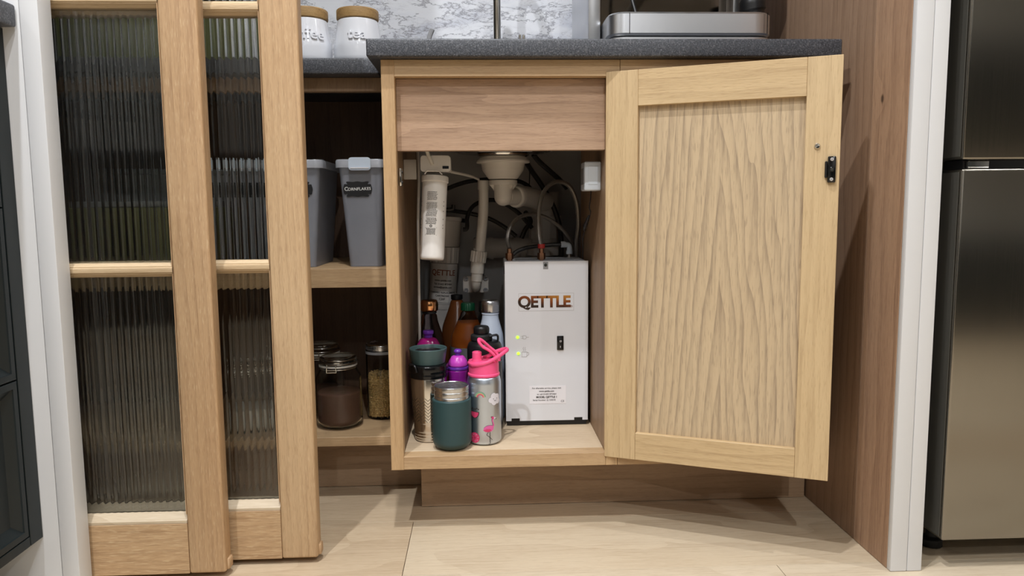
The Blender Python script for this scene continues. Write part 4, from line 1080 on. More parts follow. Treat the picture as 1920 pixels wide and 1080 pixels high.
# copper tumbler
cx, cy = -0.1030, 1.4040
t = thing('travel_tumbler', 'champagne steel tumbler with etched chevrons and slate lid against the left side', 'tumbler', (cx, cy, SZ), group=BG)
b = bm_new(); lathe(b, rnd([(0, 0.0003), (0.0265, 0.0003), (0.0285, 0.004), (0.0280, 0.0075), (0.0290, 0.0090), (0.0284, 0.013), (0.0292, 0.0145), (0.0288, 0.019), (0.0296, 0.0205), (0.0300, 0.036), (0.0308, 0.038), (0.0352, 0.1235), (0, 0.1235)], 0.0012, 2), (cx, cy, SZ), seg=64); obj('body', b, m_chev, t, label='champagne metal body with etched chevrons')
b = bm_new(); lathe(b, rnd([(0, 0.1237), (0.0372, 0.1237), (0.0380, 0.130), (0.0372, 0.1335), (0.0384, 0.137), (0.0380, 0.1475), (0.0340, 0.1495), (0, 0.1495)], 0.0015, 3), (cx, cy, SZ), seg=56); bb = obj('lid_ring', b, m_blackg, t)
b = bm_new(); tube(b, [(cx-0.020, cy-0.0345, SZ+0.138), (cx-0.022, cy-0.0345, SZ+0.147), (cx-0.0255, cy-0.0305, SZ+0.151), (cx-0.033, cy-0.022, SZ+0.151)], 0.0022, 8); obj('latch', b, m_black, bb)
b = bm_new(); lathe(b, rnd([(0, 0.1497), (0.0315, 0.1497), (0.0362, 0.178), (0.0350, 0.1795), (0.0335, 0.178), (0.0315, 0.170), (0.030, 0.1695), (0, 0.1695)], 0.0010, 3), (cx, cy, SZ), seg=56); lid = obj('lid', b, m_tealgrey, t, label='slate teal drinking lid')
b = bm_new(); lathe(b, rnd([(0, 0.1697), (0.0255, 0.1697), (0.0262, 0.1738), (0.0245, 0.1745), (0.0235, 0.1715), (0, 0.1715)], 0.0008, 2), (cx, cy, SZ), seg=40); obj('lid_insert', b, m_black, lid)

# pink lidded bottle with stickers
cx, cy, R3 = 0.0030, 1.3815, 0.0322
t = thing('sports_bottle', 'brushed aluminium bottle with pink flip lid and flamingo print', 'bottle', (cx, cy, SZ), group=BG)
b = bm_new(); lathe(b, rnd([(0, 0.0003), (0.028, 0.0003), (R3, 0.005), (R3, 0.118), (0.0305, 0.1255), (0.0290, 0.1285), (0, 0.1285)], 0.004, 4), (cx, cy, SZ), seg=64); obj('body', b, m_steel_dull, t)
b = bm_new(); lathe(b, rnd([(0, 0.1287), (0.0302, 0.1287), (0.0302, 0.1335), (0.0285, 0.1345), (0.0285, 0.1515), (0.0265, 0.157), (0, 0.159)], 0.0022, 4), (cx, cy, SZ), seg=56); ld = obj('lid', b, m_pink, t)
b = bm_new(); lathe(b, rnd([(0, 0.1585), (0.0105, 0.1565), (0.0090, 0.1615), (0.0088, 0.1745), (0.0075, 0.1755), (0.0060, 0.1745), (0.0058, 0.165), (0, 0.165)], 0.0008, 3), (cx-0.0125, cy-0.006, SZ), seg=32); obj('spout', b, m_pink, ld)
# carry loop pointing right and flipped spout cover pointing up-left
def loop(pts, a, c, n):
    b = bm_new(); tube(b, pts, 0.003, 10, 5, flat=(n, a, c), closed=True); return b
b = bm_new()
cl = [Vector((cx-0.028, cy-0.006, SZ+0.1535)), Vector((cx-0.020, cy-0.022, SZ+0.1525)), Vector((cx+0.000, cy-0.028, SZ+0.1560)), Vector((cx+0.020, cy-0.022, SZ+0.1635)), Vector((cx+0.038, cy-0.010, SZ+0.1730)),
      Vector((cx+0.0455, cy+0.000, SZ+0.1770)), Vector((cx+0.040, cy+0.008, SZ+0.1765)), Vector((cx+0.022, cy+0.012, SZ+0.1700)), Vector((cx+0.006, cy+0.014, SZ+0.1610)), Vector((cx-0.016, cy+0.016, SZ+0.1555)), Vector((cx-0.027, cy+0.006, SZ+0.1540))]
tube(b, cl, 0.003, 10, 5, flat=((0.35, 0, -1), 0.0038, 0.0027)); obj('carry_loop', b, m_pink, ld)
b = bm_new(); fl_ = [(0.0282,1.3720,0.3031), (0.0242,1.3700,0.3138), (0.0133,1.3680,0.3256), (0.0015,1.3670,0.3330), (-0.0054,1.3680,0.3421), (-0.0034,1.3740,0.3450), (0.0036,1.3800,0.3397), (0.0146,1.3860,0.3282), (0.0257,1.3880,0.3184), (0.0316,1.3860,0.3094), (0.0325,1.3840,0.3016)]
tube(b, fl_, 0.003, 10, 5, flat=((1, 0, 0.6), 0.0030, 0.0046)); obj('spout_cover', b, m_pink, ld)
# prints on the bottle
def poly_print(name, mat, polys, lab=None):
    b = bm_new()
    for P in polys:
        b.faces.new([b.verts.new((u, v, 0)) for u, v in P])
    bmesh.ops.triangulate(b, faces=b.faces[:])
    xs = [v.co.x for v in b.verts]; x = min(xs) + 0.0013
    while x < max(xs):
        bmesh.ops.bisect_plane(b, geom=b.verts[:]+b.edges[:]+b.faces[:], plane_co=(x, 0, 0), plane_no=(1, 0, 0)); x += 0.0013
    for v in b.verts: v.co = fw(v.co.x, v.co.y, 0)
    return obj(name, b, mat, t, recalc=False, label=lab)
def circ(x, y, r, n=14, sx=1.0): return [(x+sx*r*math.cos(2*PI*i/n), y+r*math.sin(2*PI*i/n)) for i in range(n)]
def arc(x, y, r0, r1, a0, a1, n=12):
    return [(x+r1*math.cos(a0+(a1-a0)*i/n), y+r1*math.sin(a0+(a1-a0)*i/n)) for i in range(n+1)] + [(x+r0*math.cos(a1-(a1-a0)*i/n), y+r0*math.sin(a1-(a1-a0)*i/n)) for i in range(n+1)]
def seg_(p, q, wd):
    p, q = Vector(p), Vector(q); n = Vector((-(q-p).y, (q-p).x)).normalized()*wd
    return [tuple(p-n), tuple(q-n), tuple(q+n), tuple(p+n)]
fw = wrap(cx, cy, R3, SZ, 0.0, 0.0003)
m_pr_green = plain('print_sage', srgb(120, 156, 132), 0.5); m_pr_sand = plain('print_sand', srgb(196, 160, 120), 0.5); m_pr_pink = plain('print_pink', srgb(214, 96, 156), 0.5)
m_pr_rose = plain('print_rose', srgb(206, 62, 104), 0.5); m_pr_white = plain('print_white', srgb(214, 210, 216), 0.5)
rx, rz = -0.0075, 0.0930
poly_print('rainbow_outer_band', m_pr_green, [arc(rx, rz, 0.0085, 0.0112, 0.1, PI-0.1)])
poly_print('rainbow_middle_band', m_pr_sand, [arc(rx, rz, 0.0066, 0.0085, 0.08, PI-0.08)])
poly_print('rainbow_inner_band', m_pr_rose, [arc(rx, rz, 0.0048, 0.0064, 0.05, PI-0.05)])
gx_, gz_ = 0.0215, 0.0890
cp = [(0, 1, 1), (0, 0, 0)]
cc_ = [(-0.0085, -0.002, 0.0052), (-0.003, 0.0052, 0.0060), (0.0045, 0.003, 0.0060), (0.006, -0.0045, 0.0056), (-0.002, -0.006, 0.0060)]
def cloud_outline(e):
    out = []
    for k in range(72):
        a = 2*PI*k/72; best = 0.004
        for (qx, qz, qr) in cc_:
            dc = qx*math.cos(a)+qz*math.sin(a); dd_ = (qr+e)**2 - (qx*qx+qz*qz-dc*dc)
            if dd_ > 0: best = max(best, dc+math.sqrt(dd_))
        out.append((gx_+best*math.cos(a), gz_+best*math.sin(a)))
    return out
poly_print('cloud_outline', m_greyline, [cloud_outline(0.0006)])
fw = wrap(cx, cy, R3, SZ, 0.0, 0.0007)
poly_print('cloud', m_pr_white, [cloud_outline(0.0)])
fw = wrap(cx, cy, R3, SZ, 0.0, 0.0011)
poly_print('cloud_face', m_ink, [circ(gx_-0.0040, gz_+0.0005, 0.0008, 8), circ(gx_+0.0040, gz_+0.0005, 0.0008, 8), arc(gx_, gz_-0.001, 0.0024, 0.0030, PI*1.1, PI*1.9, 8)])
fw = wrap(cx, cy, R3, SZ, 0.0, 0.0003)
wx, wz = -0.0180, 0.0660
poly_print('watermelon_rind', m_ink, [[(wx-0.010, wz)] + [(wx-0.001+0.0095*math.cos(a), wz-0.001+0.0125*math.sin(a)) for a in [(-PI*0.95)+k*(PI*0.95)/10 for k in range(11)]]])
fw = wrap(cx, cy, R3, SZ, 0.0, 0.0007)
poly_print('watermelon_flesh', m_pr_rose, [[(wx-0.009, wz-0.0006)] + [(wx-0.001+0.0082*math.cos(a), wz-0.0012+0.0108*math.sin(a)) for a in [(-PI*0.95)+k*(PI*0.93)/10 for k in range(11)]]])
poly_print('watermelon_crown', m_ink, [circ(wx-0.008+0.0030*k, wz+0.0048+0.0010*math.sin(k*2), 0.0015, 8, 0.7) for k in range(6)])
dx_, dz_ = -0.0195, 0.0155
poly_print('doughnut', m_pr_rose, [arc(dx_, dz_, 0.0030, 0.0100, 0, PI*1.999, 22)])
fw = wrap(cx, cy, R3, SZ, 0.0, 0.0011)
poly_print('doughnut_sprinkles', m_pr_white, [seg_((dx_+0.0065*math.cos(a), dz_+0.0065*math.sin(a)), (dx_+0.0065*math.cos(a)+0.0018, dz_+0.0065*math.sin(a)+0.0008), 0.00035) for a in (0.2, 1.1, 2.0, 2.9, 3.8, 4.7, 5.5)])
# flamingo
fx, fz_ = 0.0095, 0.0
body_ = [(-0.0120, 0.0300), (-0.0105, 0.0355), (-0.0060, 0.0385), (0.0000, 0.0395), (0.0055, 0.0385), (0.0078, 0.0350), (0.0070, 0.0310), (0.0035, 0.0280), (-0.0020, 0.0268), (-0.0075, 0.0275)]
neck_ = [seg_((0.0055, 0.0350), (0.0082, 0.0395), 0.0013), seg_((0.0080, 0.0390), (0.0070, 0.0440), 0.0011), seg_((0.0071, 0.0435), (0.0055, 0.0480), 0.0010), seg_((0.0056, 0.0475), (0.0062, 0.0520), 0.0011)]
poly_print('flamingo_body', m_pr_pink, [[(fx+a, c) for a, c in body_]] + [[(fx+a, c) for a, c in P] for P in neck_] + [circ(fx+0.0072, 0.0530, 0.0026)], 'pink flamingo')
fw = wrap(cx, cy, R3, SZ, 0.0, 0.0016)
poly_print('flamingo_wing', m_pr_rose, [[(fx+a, c) for a, c in ((-0.0118, 0.0302), (-0.006, 0.0330), (0.0010, 0.0325), (0.0030, 0.0300), (-0.002, 0.0272), (-0.0075, 0.0278))]])
poly_print('flamingo_crest', m_pr_rose, [circ(fx+0.0052, 0.0540, 0.0018)])
poly_print('flamingo_bill', m_pr_white, [[(fx+0.0088, 0.0550), (fx+0.0125, 0.0528), (fx+0.0120, 0.0505), (fx+0.0088, 0.0515)]])
poly_print('flamingo_legs', m_ink, [[(fx+a, c) for a, c in P] for P in (seg_((0.0005, 0.0275), (0.0008, 0.0050), 0.00045), seg_((0.0008, 0.005), (-0.0025, 0.0042), 0.0004), seg_((-0.0025, 0.0272), (-0.0058, 0.0215), 0.0004), seg_((-0.0058, 0.0215), (0.0015, 0.0155), 0.0004), seg_((0.0015, 0.0155), (0.0045, 0.0115), 0.0004), seg_((0.0120, 0.0525), (0.0128, 0.0495), 0.0008))])

# small purple sports bottle
cx, cy = -0.0470, 1.4250
t = thing('sports_bottle', 'small purple sports bottle with magenta dome between tumbler and pink lid', 'bottle', (cx, cy, SZ), group=BG)
b = bm_new(); lathe(b, rnd([(0, 0.0003), (0.018, 0.0003), (0.0205, 0.004), (0.0205, 0.095), (0.0180, 0.112), (0.0200, 0.132), (0, 0.132)], 0.004, 4), (cx, cy, SZ), seg=44); obj('body', b, m_purple, t)
b = bm_new(); lathe(b, rnd([(0, 0.1322), (0.0200, 0.1322), (0.0202, 0.1375), (0, 0.1375)], 0.001), (cx, cy, SZ), seg=44); obj('lid_ring', b, m_violet, t)
b = bm_new(); lathe(b, rnd([(0, 0.1377), (0.0192, 0.1377), (0.0185, 0.147), (0.0120, 0.1575), (0.006, 0.159), (0, 0.159)], 0.004, 4), (cx, cy, SZ), seg=44); obj('lid', b, m_lilac, t)
b = bm_new(); lathe(b, rnd([(0, 0.1588), (0.0055, 0.1588), (0.0048, 0.163), (0.0080, 0.165), (0.0078, 0.168), (0.0050, 0.171), (0, 0.1712)], 0.0012, 3), (cx, cy, SZ), seg=28); obj('spout', b, m_violet, t)

# magenta-domed bottle behind the tumbler
cx, cy = -0.1070, 1.4720
t = thing('sports_bottle', 'magenta domed sports bottle with violet spout behind the steel tumbler', 'bottle', (cx, cy, SZ), group=BG)
b = bm_new(); lathe(b, rnd([(0, 0.0003), (0.024, 0.0003), (0.027, 0.004), (0.027, 0.150), (0, 0.150)], 0.003, 3), (cx, cy, SZ), seg=44); obj('body', b, m_magdk, t)
b = bm_new(); lathe(b, rnd([(0, 0.1502), (0.0265, 0.1502), (0.0255, 0.168), (0.017, 0.184), (0.008, 0.187), (0, 0.187)], 0.006, 4), (cx, cy, SZ), seg=44); obj('lid', b, m_magdk, t)
b = bm_new(); lathe(b, rnd([(0, 0.1865), (0.0085, 0.1865), (0.0080, 0.192), (0.0110, 0.195), (0.0105, 0.201), (0, 0.202)], 0.0015, 3), (cx, cy, SZ), seg=30); obj('spout', b, m_violet, t)

# bottle with copper cap
cx, cy = -0.1085, 1.5400
t = thing('water_bottle', 'smoky bottle with shiny copper cap at the left back', 'bottle', (cx, cy, SZ), group=BG)
b = bm_new(); lathe(b, rnd([(0, 0.0003), (0.030, 0.0003), (0.032, 0.004), (0.032, 0.150), (0.027, 0.180), (0.0165, 0.212), (0.0155, 0.226), (0, 0.226)], 0.006, 4), (cx, cy, SZ), seg=48); obj('body', b, m_smoke, t)
b = bm_new(); lathe(b, rnd([(0, 0.2262), (0.0150, 0.2262), (0.0150, 0.2305), (0, 0.2305)], 0.001), (cx, cy, SZ), seg=32); obj('neck_ring', b, m_black, t)
b = bm_new(); lathe(b, rnd([(0, 0.2307), (0.0180, 0.2307), (0.0186, 0.246), (0.0165, 0.2545), (0, 0.2555)], 0.004, 4), (cx, cy, SZ), seg=48); obj('cap', b, m_copper, t)

# juice bottle with green cap
cx, cy = -0.0295, 1.6050
t = thing('juice_bottle', 'clear juice bottle with green screw cap and orange drink', 'bottle', (cx, cy, SZ), group=BG)
b = bm_new(); lathe(b, rnd([(0, 0.0003), (0.036, 0.0003), (0.039, 0.005), (0.039, 0.140), (0.0375, 0.165), (0.0175, 0.212), (0.0140, 0.2225), (0, 0.2225)], 0.006, 4), (cx, cy, SZ), seg=48); obj('body', b, m_glass, t)
b = bm_new(); lathe(b, rnd([(0, 0.003), (0.034, 0.003), (0.0372, 0.007), (0.0372, 0.140), (0.0358, 0.165), (0.0225, 0.197), (0, 0.197)], 0.005, 4), (cx, cy, SZ), seg=48); obj('juice', b, m_orange, t)
b = bm_new(); lathe(b, [(0.0393, 0.10), (0.0397, 0.10), (0.0397, 0.145), (0.0393, 0.145)], (cx, cy, SZ), seg=48); obj('label_band', b, m_greylabel, t)
b = bm_new(); lathe(b, [(0.0393, 0.02), (0.0398, 0.02), (0.0398, 0.0995), (0.0393, 0.0995)], (cx, cy, SZ), seg=48); obj('label', b, m_maglabel, t)
b = bm_new(); r_ = 0.0155; rings = []
for h, k_ in ((0.2227, 1.0), (0.236, 1.0), (0.2385, 0.9)):
    rings.append([b.verts.new((cx+math.cos(2*PI*i/48)*r_*k_*(1.0 if i % 2 else 0.96), cy+math.sin(2*PI*i/48)*r_*k_*(1.0 if i % 2 else 0.96), SZ+h)) for i in range(48)])
for A, B in zip(rings, rings[1:]):
    for i in range(48): b.faces.new((A[i], A[(i+1) % 48], B[(i+1) % 48], B[i]))
b.faces.new(rings[0][::-1]); b.faces.new(rings[-1]); obj('cap', b, m_greencap, t)

# amber bottle behind it
cx, cy = -0.0620, 1.6900
cx = -0.062
t = thing('juice_bottle', 'brown bottle hidden behind the green-capped juice bottle', 'bottle', (cx, cy, SZ), group=BG)
b = bm_new(); lathe(b, rnd([(0, 0.0003), (0.034, 0.0003), (0.036, 0.005), (0.036, 0.155), (0.034, 0.175), (0.016, 0.225), (0.013, 0.236), (0, 0.236)], 0.006, 4), (cx+0.006, cy, SZ), seg=48); obj('body', b, m_brown, t)
b = bm_new(); lathe(b, rnd([(0, 0.2362), (0.0135, 0.2362), (0.0135, 0.247), (0, 0.247)], 0.0015), (cx+0.006, cy, SZ), seg=28); obj('cap', b, m_black, t)

cx, cy = 0.0085, 1.6850
t = thing('water_bottle', 'black capped bottle mostly hidden between green and steel caps', 'bottle', (cx, cy, SZ), group=BG)
b = bm_new(); lathe(b, rnd([(0, 0.0003), (0.024, 0.0003), (0.026, 0.005), (0.026, 0.18), (0.017, 0.205), (0, 0.205)], 0.004, 3), (cx+0.004, cy, SZ), seg=36); obj('body', b, m_black, t)
b = bm_new(); lathe(b, rnd([(0, 0.2052), (0.018, 0.2052), (0.018, 0.232), (0, 0.234)], 0.003), (cx+0.004, cy, SZ), seg=32); obj('cap', b, m_black, t)

# white bottle with steel cap
cx, cy = 0.0185, 1.5400
t = thing('water_bottle', 'white bottle with round steel cap touching the heater', 'bottle', (cx, cy, SZ), group=BG)
b = bm_new(); lathe(b, rnd([(0, 0.0003), (0.0265, 0.0003), (0.0282, 0.004), (0.0282, 0.155), (0.0262, 0.180), (0.0175, 0.213), (0.0165, 0.2225), (0.0180, 0.2228), (0.0180, 0.2255), (0, 0.2255)], 0.006, 4), (cx, cy, SZ), seg=56); obj('body', b, m_whitemet, t)
b = bm_new(); lathe(b, rnd([(0, 0.2257), (0.0188, 0.2257), (0.0190, 0.246), (0.0172, 0.2525), (0, 0.2535)], 0.004, 4), (cx, cy, SZ), seg=48); obj('cap', b, m_steelc, t)

# black bottle with loop lid
cx, cy = 0.0055, 1.4620
t = thing('sports_bottle', 'matt black bottle with loop lid behind the pink lidded one', 'bottle', (cx, cy, SZ), group=BG)
b = bm_new(); lathe(b, rnd([(0, 0.0003), (0.032, 0.0003), (0.035, 0.004), (0.035, 0.136), (0.0338, 0.138), (0.0338, 0.140), (0.035, 0.142), (0, 0.142)], 0.002, 3), (cx, cy, SZ), seg=56); obj('body', b, m_black, t)
b = bm_new(); lathe(b, rnd([(0, 0.1422), (0.035, 0.1422), (0.035, 0.166), (0.0325, 0.176), (0.0240, 0.1815), (0, 0.1815)], 0.004, 4), (cx, cy, SZ), seg=56); ld = obj('lid', b, m_black, t)
b = bm_new(); lathe(b, rnd([(0, 0.1817), (0.0215, 0.1817), (0.0215, 0.1925), (0.017, 0.1945), (0, 0.1945)], 0.002, 3), (cx-0.006, cy, SZ), seg=40); obj('collar', b, m_tealgrey if False else m_rubber, ld)
b = bm_new(); lathe(b, rnd([(0, 0.1947), (0.0155, 0.1947), (0.0160, 0.206), (0.0130, 0.2105), (0, 0.2110)], 0.003, 3), (cx-0.006, cy, SZ), seg=40); obj('stopper', b, m_black, ld)
b = bm_new(); tube(b, [(cx+0.010, cy-0.012, SZ+0.191), (cx+0.020, cy-0.012, SZ+0.193), (cx+0.0260, cy-0.008, SZ+0.191), (cx+0.0265, cy-0.006, SZ+0.182), (cx+0.0245, cy-0.004, SZ+0.178)], 0.0028, 8, flat=((0, 1, 0), 0.006, 0.0022)); obj('loop', b, m_black, ld)

# ================================================================= SHELF THINGS
def tub(label, x0b, x1b, x0t, x1t, y0, depth, z0, z1, text=None, lab=True, lean=0.0, lx=None):
    """tall tapered cereal tub with clip lid; front face towards the camera"""
    cx = (x0b+x1b)/2
    t = thing('cereal_tub', label, 'food container', (cx, y0+depth/2, z0), group='clear cereal tubs on the upper shelf')
    H_ = z1-z0
    b = bm_new(); rings = []
    N_ = 7
    for k in range(N_+1):
        h = k/N_
        xa = x0b+(x0t-x0b)*h; xb = x1b+(x1t-x1b)*h
        ya = y0 + 0.006*(1-h); yb = y0+depth-0.010*(1-h)
        pr = rrect(xb-xa, yb-ya, 0.010, 4, (xa+xb)/2, (ya+yb)/2)
        rings.append([b.verts.new((px, py, z0+0.0005+H_*h)) for px, py in pr])
    n = len(rings[0])
    for A, B in zip(rings, rings[1:]):
        for i in range(n): b.faces.new((A[i], A[(i+1) % n], B[(i+1) % n], B[i]))
    b.faces.new(rings[0][::-1])
    # inner wall
    ins = []
    for k in (N_, 0):
        h = k/N_
        xa = x0b+(x0t-x0b)*h+0.0015; xb = x1b+(x1t-x1b)*h-0.0015; ya = y0+0.006*(1-h)+0.0015; yb = y0+depth-0.010*(1-h)-0.0015
        pr = rrect(xb-xa, yb-ya, 0.0085, 4, (xa+xb)/2, (ya+yb)/2)
        ins.append([b.verts.new((px, py, z0+0.0005+H_*h+(0.0015 if k == 0 else 0))) for px, py in pr])
    for i in range(n):
        b.faces.new((rings[-1][i], rings[-1][(i+1) % n], ins[0][(i+1) % n], ins[0][i])); b.faces.new((ins[0][i], ins[0][(i+1) % n], ins[1][(i+1) % n], ins[1][i]))
    b.faces.new(ins[1])
    obj('body', b, m_frost, t)
    # lid
    b = bm_new(); e = 0.006; rings = []
    for (dz, ex) in ((-0.012, 0.0035), (-0.012, e), (0.0005, e), (0.004, e-0.002), (0.0045, 0.0)):
        pr = rrect(x1t-x0t+2*ex, depth+2*ex, 0.010+ex, 4, (x0t+x1t)/2, y0+depth/2)
        rings.append([b.verts.new((px, py, z1+0.001+dz)) for px, py in pr])
    for A, B in zip(rings, rings[1:]):
        for i in range(n): b.faces.new((A[i], A[(i+1) % n], B[(i+1) % n], B[i]))
    b.faces.new(rings[-1]); ld = obj('lid', b, m_frostlid, t)
    xm = (x0t+x1t)/2 + 0.000
    b = bm_new(); prism(b, rrect(0.043, 0.025, 0.006, 4, xm, z1-0.004), 0.0035, lambda u, v, w_: Vector((u, y0-0.0105+w_, v))); obj('latch', b, m_latch, t)
    b = bm_new(); prism(b, rrect(0.037, 0.002, 0.0008, 2, xm, z1-0.012), 0.0010, lambda u, v, w_: Vector((u, y0-0.0118+w_, v)));  obj('latch_ridge', b, m_label, t)
    b = bm_new(); prism(b, rrect(0.026, 0.020, 0.003, 3, xm, z1+0.010), 0.003, lambda u, v, w_: Vector((u, y0+depth+0.0075+w_, v))); obj('rear_latch', b, m_frostlid, t)
    if lab:
        # black chalkboard label with a scalloped outline
        zc_ = z0 + H_*0.745; xc = (lx if lx is not None else (x0t+x1t)/2 + 0.003)
        W_, Hh = 0.0285, 0.0150
        pts = []
        N2 = 120
        for i in range(N2):
            a = 2*PI*i/N2
            ca, sa = math.cos(a), math.sin(a)
            rr_ = 1.0/((abs(ca)**7 + abs(sa)**7)**(1/7.0))
            u = ca*rr_; v = sa*rr_
            notch = math.exp(-((abs(u)-0.93)**2 + (abs(v)-0.86)**2)/0.012)*0.22
            wob = 0.035*math.cos(u*9.0)*abs(v)**6 + 0.03*math.cos(v*5.0)*abs(u)**6
            k_ = 0.97 - notch + wob
            pts.append((xc+W_*u*k_, zc_+Hh*v*k_))
        b = bm_new(); yl = y0 + 0.006*(1-0.745) - 0.0012
        prism(b, pts, 0.0006, lambda u, v, w_: Vector((u, yl+w_, v))); lb = obj('chalk_label', b, m_chalkb, t, smooth=False)
        if text:
            random.seed(2); b = bm_new(); text_b(b, text[0], 0.0108, planar((xc-0.0222, yl-0.0003, zc_), (1, 0, 0), (0, 0, 1)), bold=0.0001)
            text_b(b, text[1:], 0.0080, planar((xc+0.0035, yl-0.0003, zc_), (1, 0, 0.03), (0, 0, 1)), bold=0.0001, space=1.06); obj('chalk_lettering', b, m_chalk, lb, recalc=False)
    return t
tub('frosted cereal tub with black CORNFLAKES label on the upper shelf', -0.2630, -0.1980, -0.2790, -0.1905, 1.490, 0.20, 0.4756, 0.683, 'CORNFLAKES', lx=-0.2415)
tub('frosted tub with black label just left of the cornflakes tub, partly behind the glass door', -0.3960, -0.3300, -0.4070, -0.3145, 1.490, 0.20, 0.4756, 0.683, None)
tub('frosted tub seen only through the reeded glass, left of the two labelled tubs', -0.5250, -0.4590, -0.5360, -0.4435, 1.490, 0.20, 0.4756, 0.683, None)

BZ = 0.1380
def clip_jar(label, cx, cy, r, h, fill, fh, fillmat):
    t = thing('clip_top_jar', label, 'jar', (cx, cy, BZ), group='clip-top glass jars on the lower shelf')
    th = 0.0025
    b = bm_new(); lathe(b, rnd([(0, 0.0005), (r*0.82, 0.0005), (r, 0.010), (r, h*0.68), (r*0.80, h*0.80), (r*0.80, h*0.845), (r*0.80-th, h*0.845), (r*0.80-th, h*0.79), (r-th, h*0.67), (r-th, 0.012), (r*0.78, 0.005), (0, 0.005)], 0.006, 4), (cx, cy, BZ), seg=56); obj('glass_body', b, m_glass, t)
    b = bm_new(); lathe(b, rnd([(0, 0.006), (r*0.78, 0.0062), (r-th-0.0008, 0.014), (r-th-0.0008, fh), (r*0.5, fh+0.002), (0, fh-0.001)], 0.004, 3), (cx, cy, BZ), seg=48); obj(fill, b, fillmat, t)
    b = bm_new(); lathe(b, rnd([(r*0.70, h*0.846), (r*0.83, h*0.846), (r*0.83, h*0.872), (r*0.70, h*0.872)], 0.001), (cx, cy, BZ), seg=48); obj('seal', b, m_pvc, t)
    b = bm_new(); lathe(b, rnd([(0, h*0.874), (r*0.84, h*0.874), (r*0.86, h*0.905), (r*0.78, h*0.93), (r*0.80, h*0.965), (r*0.70, h*0.985), (0, h*0.99)], 0.003), (cx, cy, BZ), seg=48); obj('glass_lid', b, m_glass, t)
    for rr_, hh in ((r*0.865, 0.900), (r*0.815, 0.825), (r*0.80, 0.945)):
        b = bm_new(); tube(b, [(cx+rr_*math.cos(2*PI*i/32), cy+rr_*math.sin(2*PI*i/32), BZ+h*hh) for i in range(32)], 0.0011, 8, smooth=1, closed=True); obj('wire_band', b, m_chrome, t)
    b = bm_new()
    for s in (-1, 1):
        tube(b, [(cx-0.006+s*0.009, cy-r*0.87, BZ+h*0.905), (cx-0.006+s*0.009, cy-r*0.92, BZ+h*0.87), (cx-0.006+s*0.010, cy-r*0.90, BZ+h*0.80)], 0.0010, 6)
    tube(b, [(cx-0.006-0.010, cy-r*0.90, BZ+h*0.80), (cx-0.006+0.010, cy-r*0.90, BZ+h*0.80)], 0.0012, 6, smooth=1)
    tube(b, [(cx-0.006-0.009, cy-r*0.92, BZ+h*0.83), (cx-0.006+0.009, cy-r*0.92, BZ+h*0.83)], 0.0012, 6, smooth=1)
    obj('wire_clasp', b, m_chrome, t)
    return t
clip_jar('glass clip-top jar half full of dark seeds, in front on the lower shelf', -0.3010, 1.540, 0.0475, 0.152, 'seeds', 0.075, m_seed)
clip_jar('glass clip-top jar behind the seed jar, peeking out beside the rear door', -0.3560, 1.640, 0.0475, 0.160, 'grains', 0.060, m_seed)
clip_jar('glass clip-top jar seen only through the rear reeded pane, left of the seed jar', -0.4350, 1.535, 0.0475, 0.150, 'grains', 0.050, m_pvc)

# cylinder jar of popping corn
cx, cy, r = -0.2195, 1.600, 0.0325
t = thing('corn_jar', 'tall glass jar of popping corn with steel lid, right of the seed jar', 'jar', (cx, cy, BZ))
b = bm_new(); lathe(b, rnd([(0, 0.0005), (r-0.002, 0.0005), (r, 0.004), (r, 0.150), (r-0.002, 0.150), (r-0.002, 0.006), (0, 0.005)], 0.002, 3), (cx, cy, BZ), seg=48); obj('glass_body', b, m_glass, t)
b = bm_new(); lathe(b, rnd([(0, 0.1455), (r-0.0032, 0.1455), (r-0.0032, 0.1500), (r+0.001, 0.1502), (r+0.001, 0.1620), (r*0.9, 0.1645), (0, 0.1645)], 0.0015), (cx, cy, BZ), seg=48); obj('lid', b, m_steelc, t)
b = bm_new(); lathe(b, [(r+0.0002, 0.1425), (r+0.0012, 0.1425), (r+0.0012, 0.148), (r+0.0002, 0.148)], (cx, cy, BZ), seg=48); obj('seal', b, m_frostlid, t)
random.seed(12)
b = bm_new(); box(b, -0.001, 0.001, -0.001, 0.001, 0, 0.002); b.free()
b = bm_new(); lathe(b, [(0, 0.007), (r-0.0065, 0.007), (r-0.0065, 0.090), (0, 0.094)], (cx, cy, BZ), seg=32)
kern = 0
z = 0.008
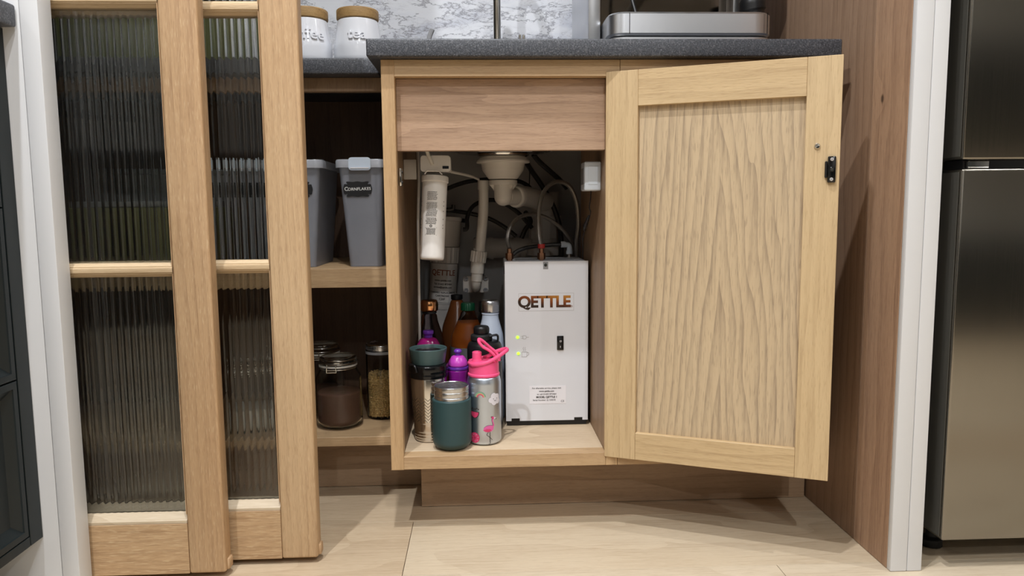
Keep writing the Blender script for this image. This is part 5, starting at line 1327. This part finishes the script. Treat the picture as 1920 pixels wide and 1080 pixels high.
while z < 0.098:
    n = 34
    off = random.random()*6
    for i in range(n):
        a = off + 2*PI*i/n + random.uniform(-0.05, 0.05)
        rr_ = r-0.0052 - random.uniform(0, 0.0008); zz = z + random.uniform(-0.0012, 0.0012)
        c0 = Vector((cx+rr_*math.cos(a), cy+rr_*math.sin(a), BZ+zz))
        M_ = Matrix.Translation(c0) @ Matrix.Rotation(random.uniform(0, 6), 4, 'Z') @ Matrix.Rotation(random.uniform(0, 3), 4, 'X') @ Matrix.Diagonal((0.0031, 0.0024, 0.0036, 1))
        bmesh.ops.create_icosphere(b, subdivisions=1, radius=1.0, matrix=M_)
    z += 0.0050
for i in range(60):
    a = random.uniform(0, 6.28); rr_ = (r-0.006)*math.sqrt(random.random())
    bmesh.ops.create_icosphere(b, subdivisions=1, radius=1.0, matrix=Matrix.Translation((cx+rr_*math.cos(a), cy+rr_*math.sin(a), BZ+0.0945+random.uniform(0, 0.004))) @ Matrix.Rotation(random.uniform(0, 3), 4, 'X') @ Matrix.Diagonal((0.0031, 0.0024, 0.0036, 1)))
obj('corn_kernels', b, m_corn, t, kind='stuff', ang=1.0)

# things glimpsed through the front door's reeded glass
def packet(name, label, cat, mat, x0, x1, y0, y1, z0, z1, topmat=None):
    t = thing(name, label, cat, ((x0+x1)/2, (y0+y1)/2, z0))
    b = bm_new(); box(b, x0, x1, y0, y1, z0+0.0004, z1-0.012, 0.004, 2); obj('body', b, mat, t)
    b = bm_new(); box(b, x0+0.003, x1-0.003, y0+0.003, y1-0.003, z1-0.0118, z1, 0.003, 2); obj('lid', b, topmat or mat, t)
    return t
packet('storage_tin', 'dull olive-yellow tin glimpsed through the front reeded door on the upper shelf', 'tin', m_yellow, -0.780, -0.600, 1.50, 1.62, 0.4756, 0.610, m_papergrey)
packet('storage_tin', 'grey tin behind the olive-yellow tin, glimpsed through the front reeded door', 'tin', m_papergrey, -0.760, -0.580, 1.64, 1.76, 0.4756, 0.680)
packet('bread_bin', 'olive green bin on the lower worktop glimpsed at the top of the front reeded door', 'bread bin', m_olive, -0.900, -0.540, 1.56, 1.80, 0.8734, 1.02, m_green)
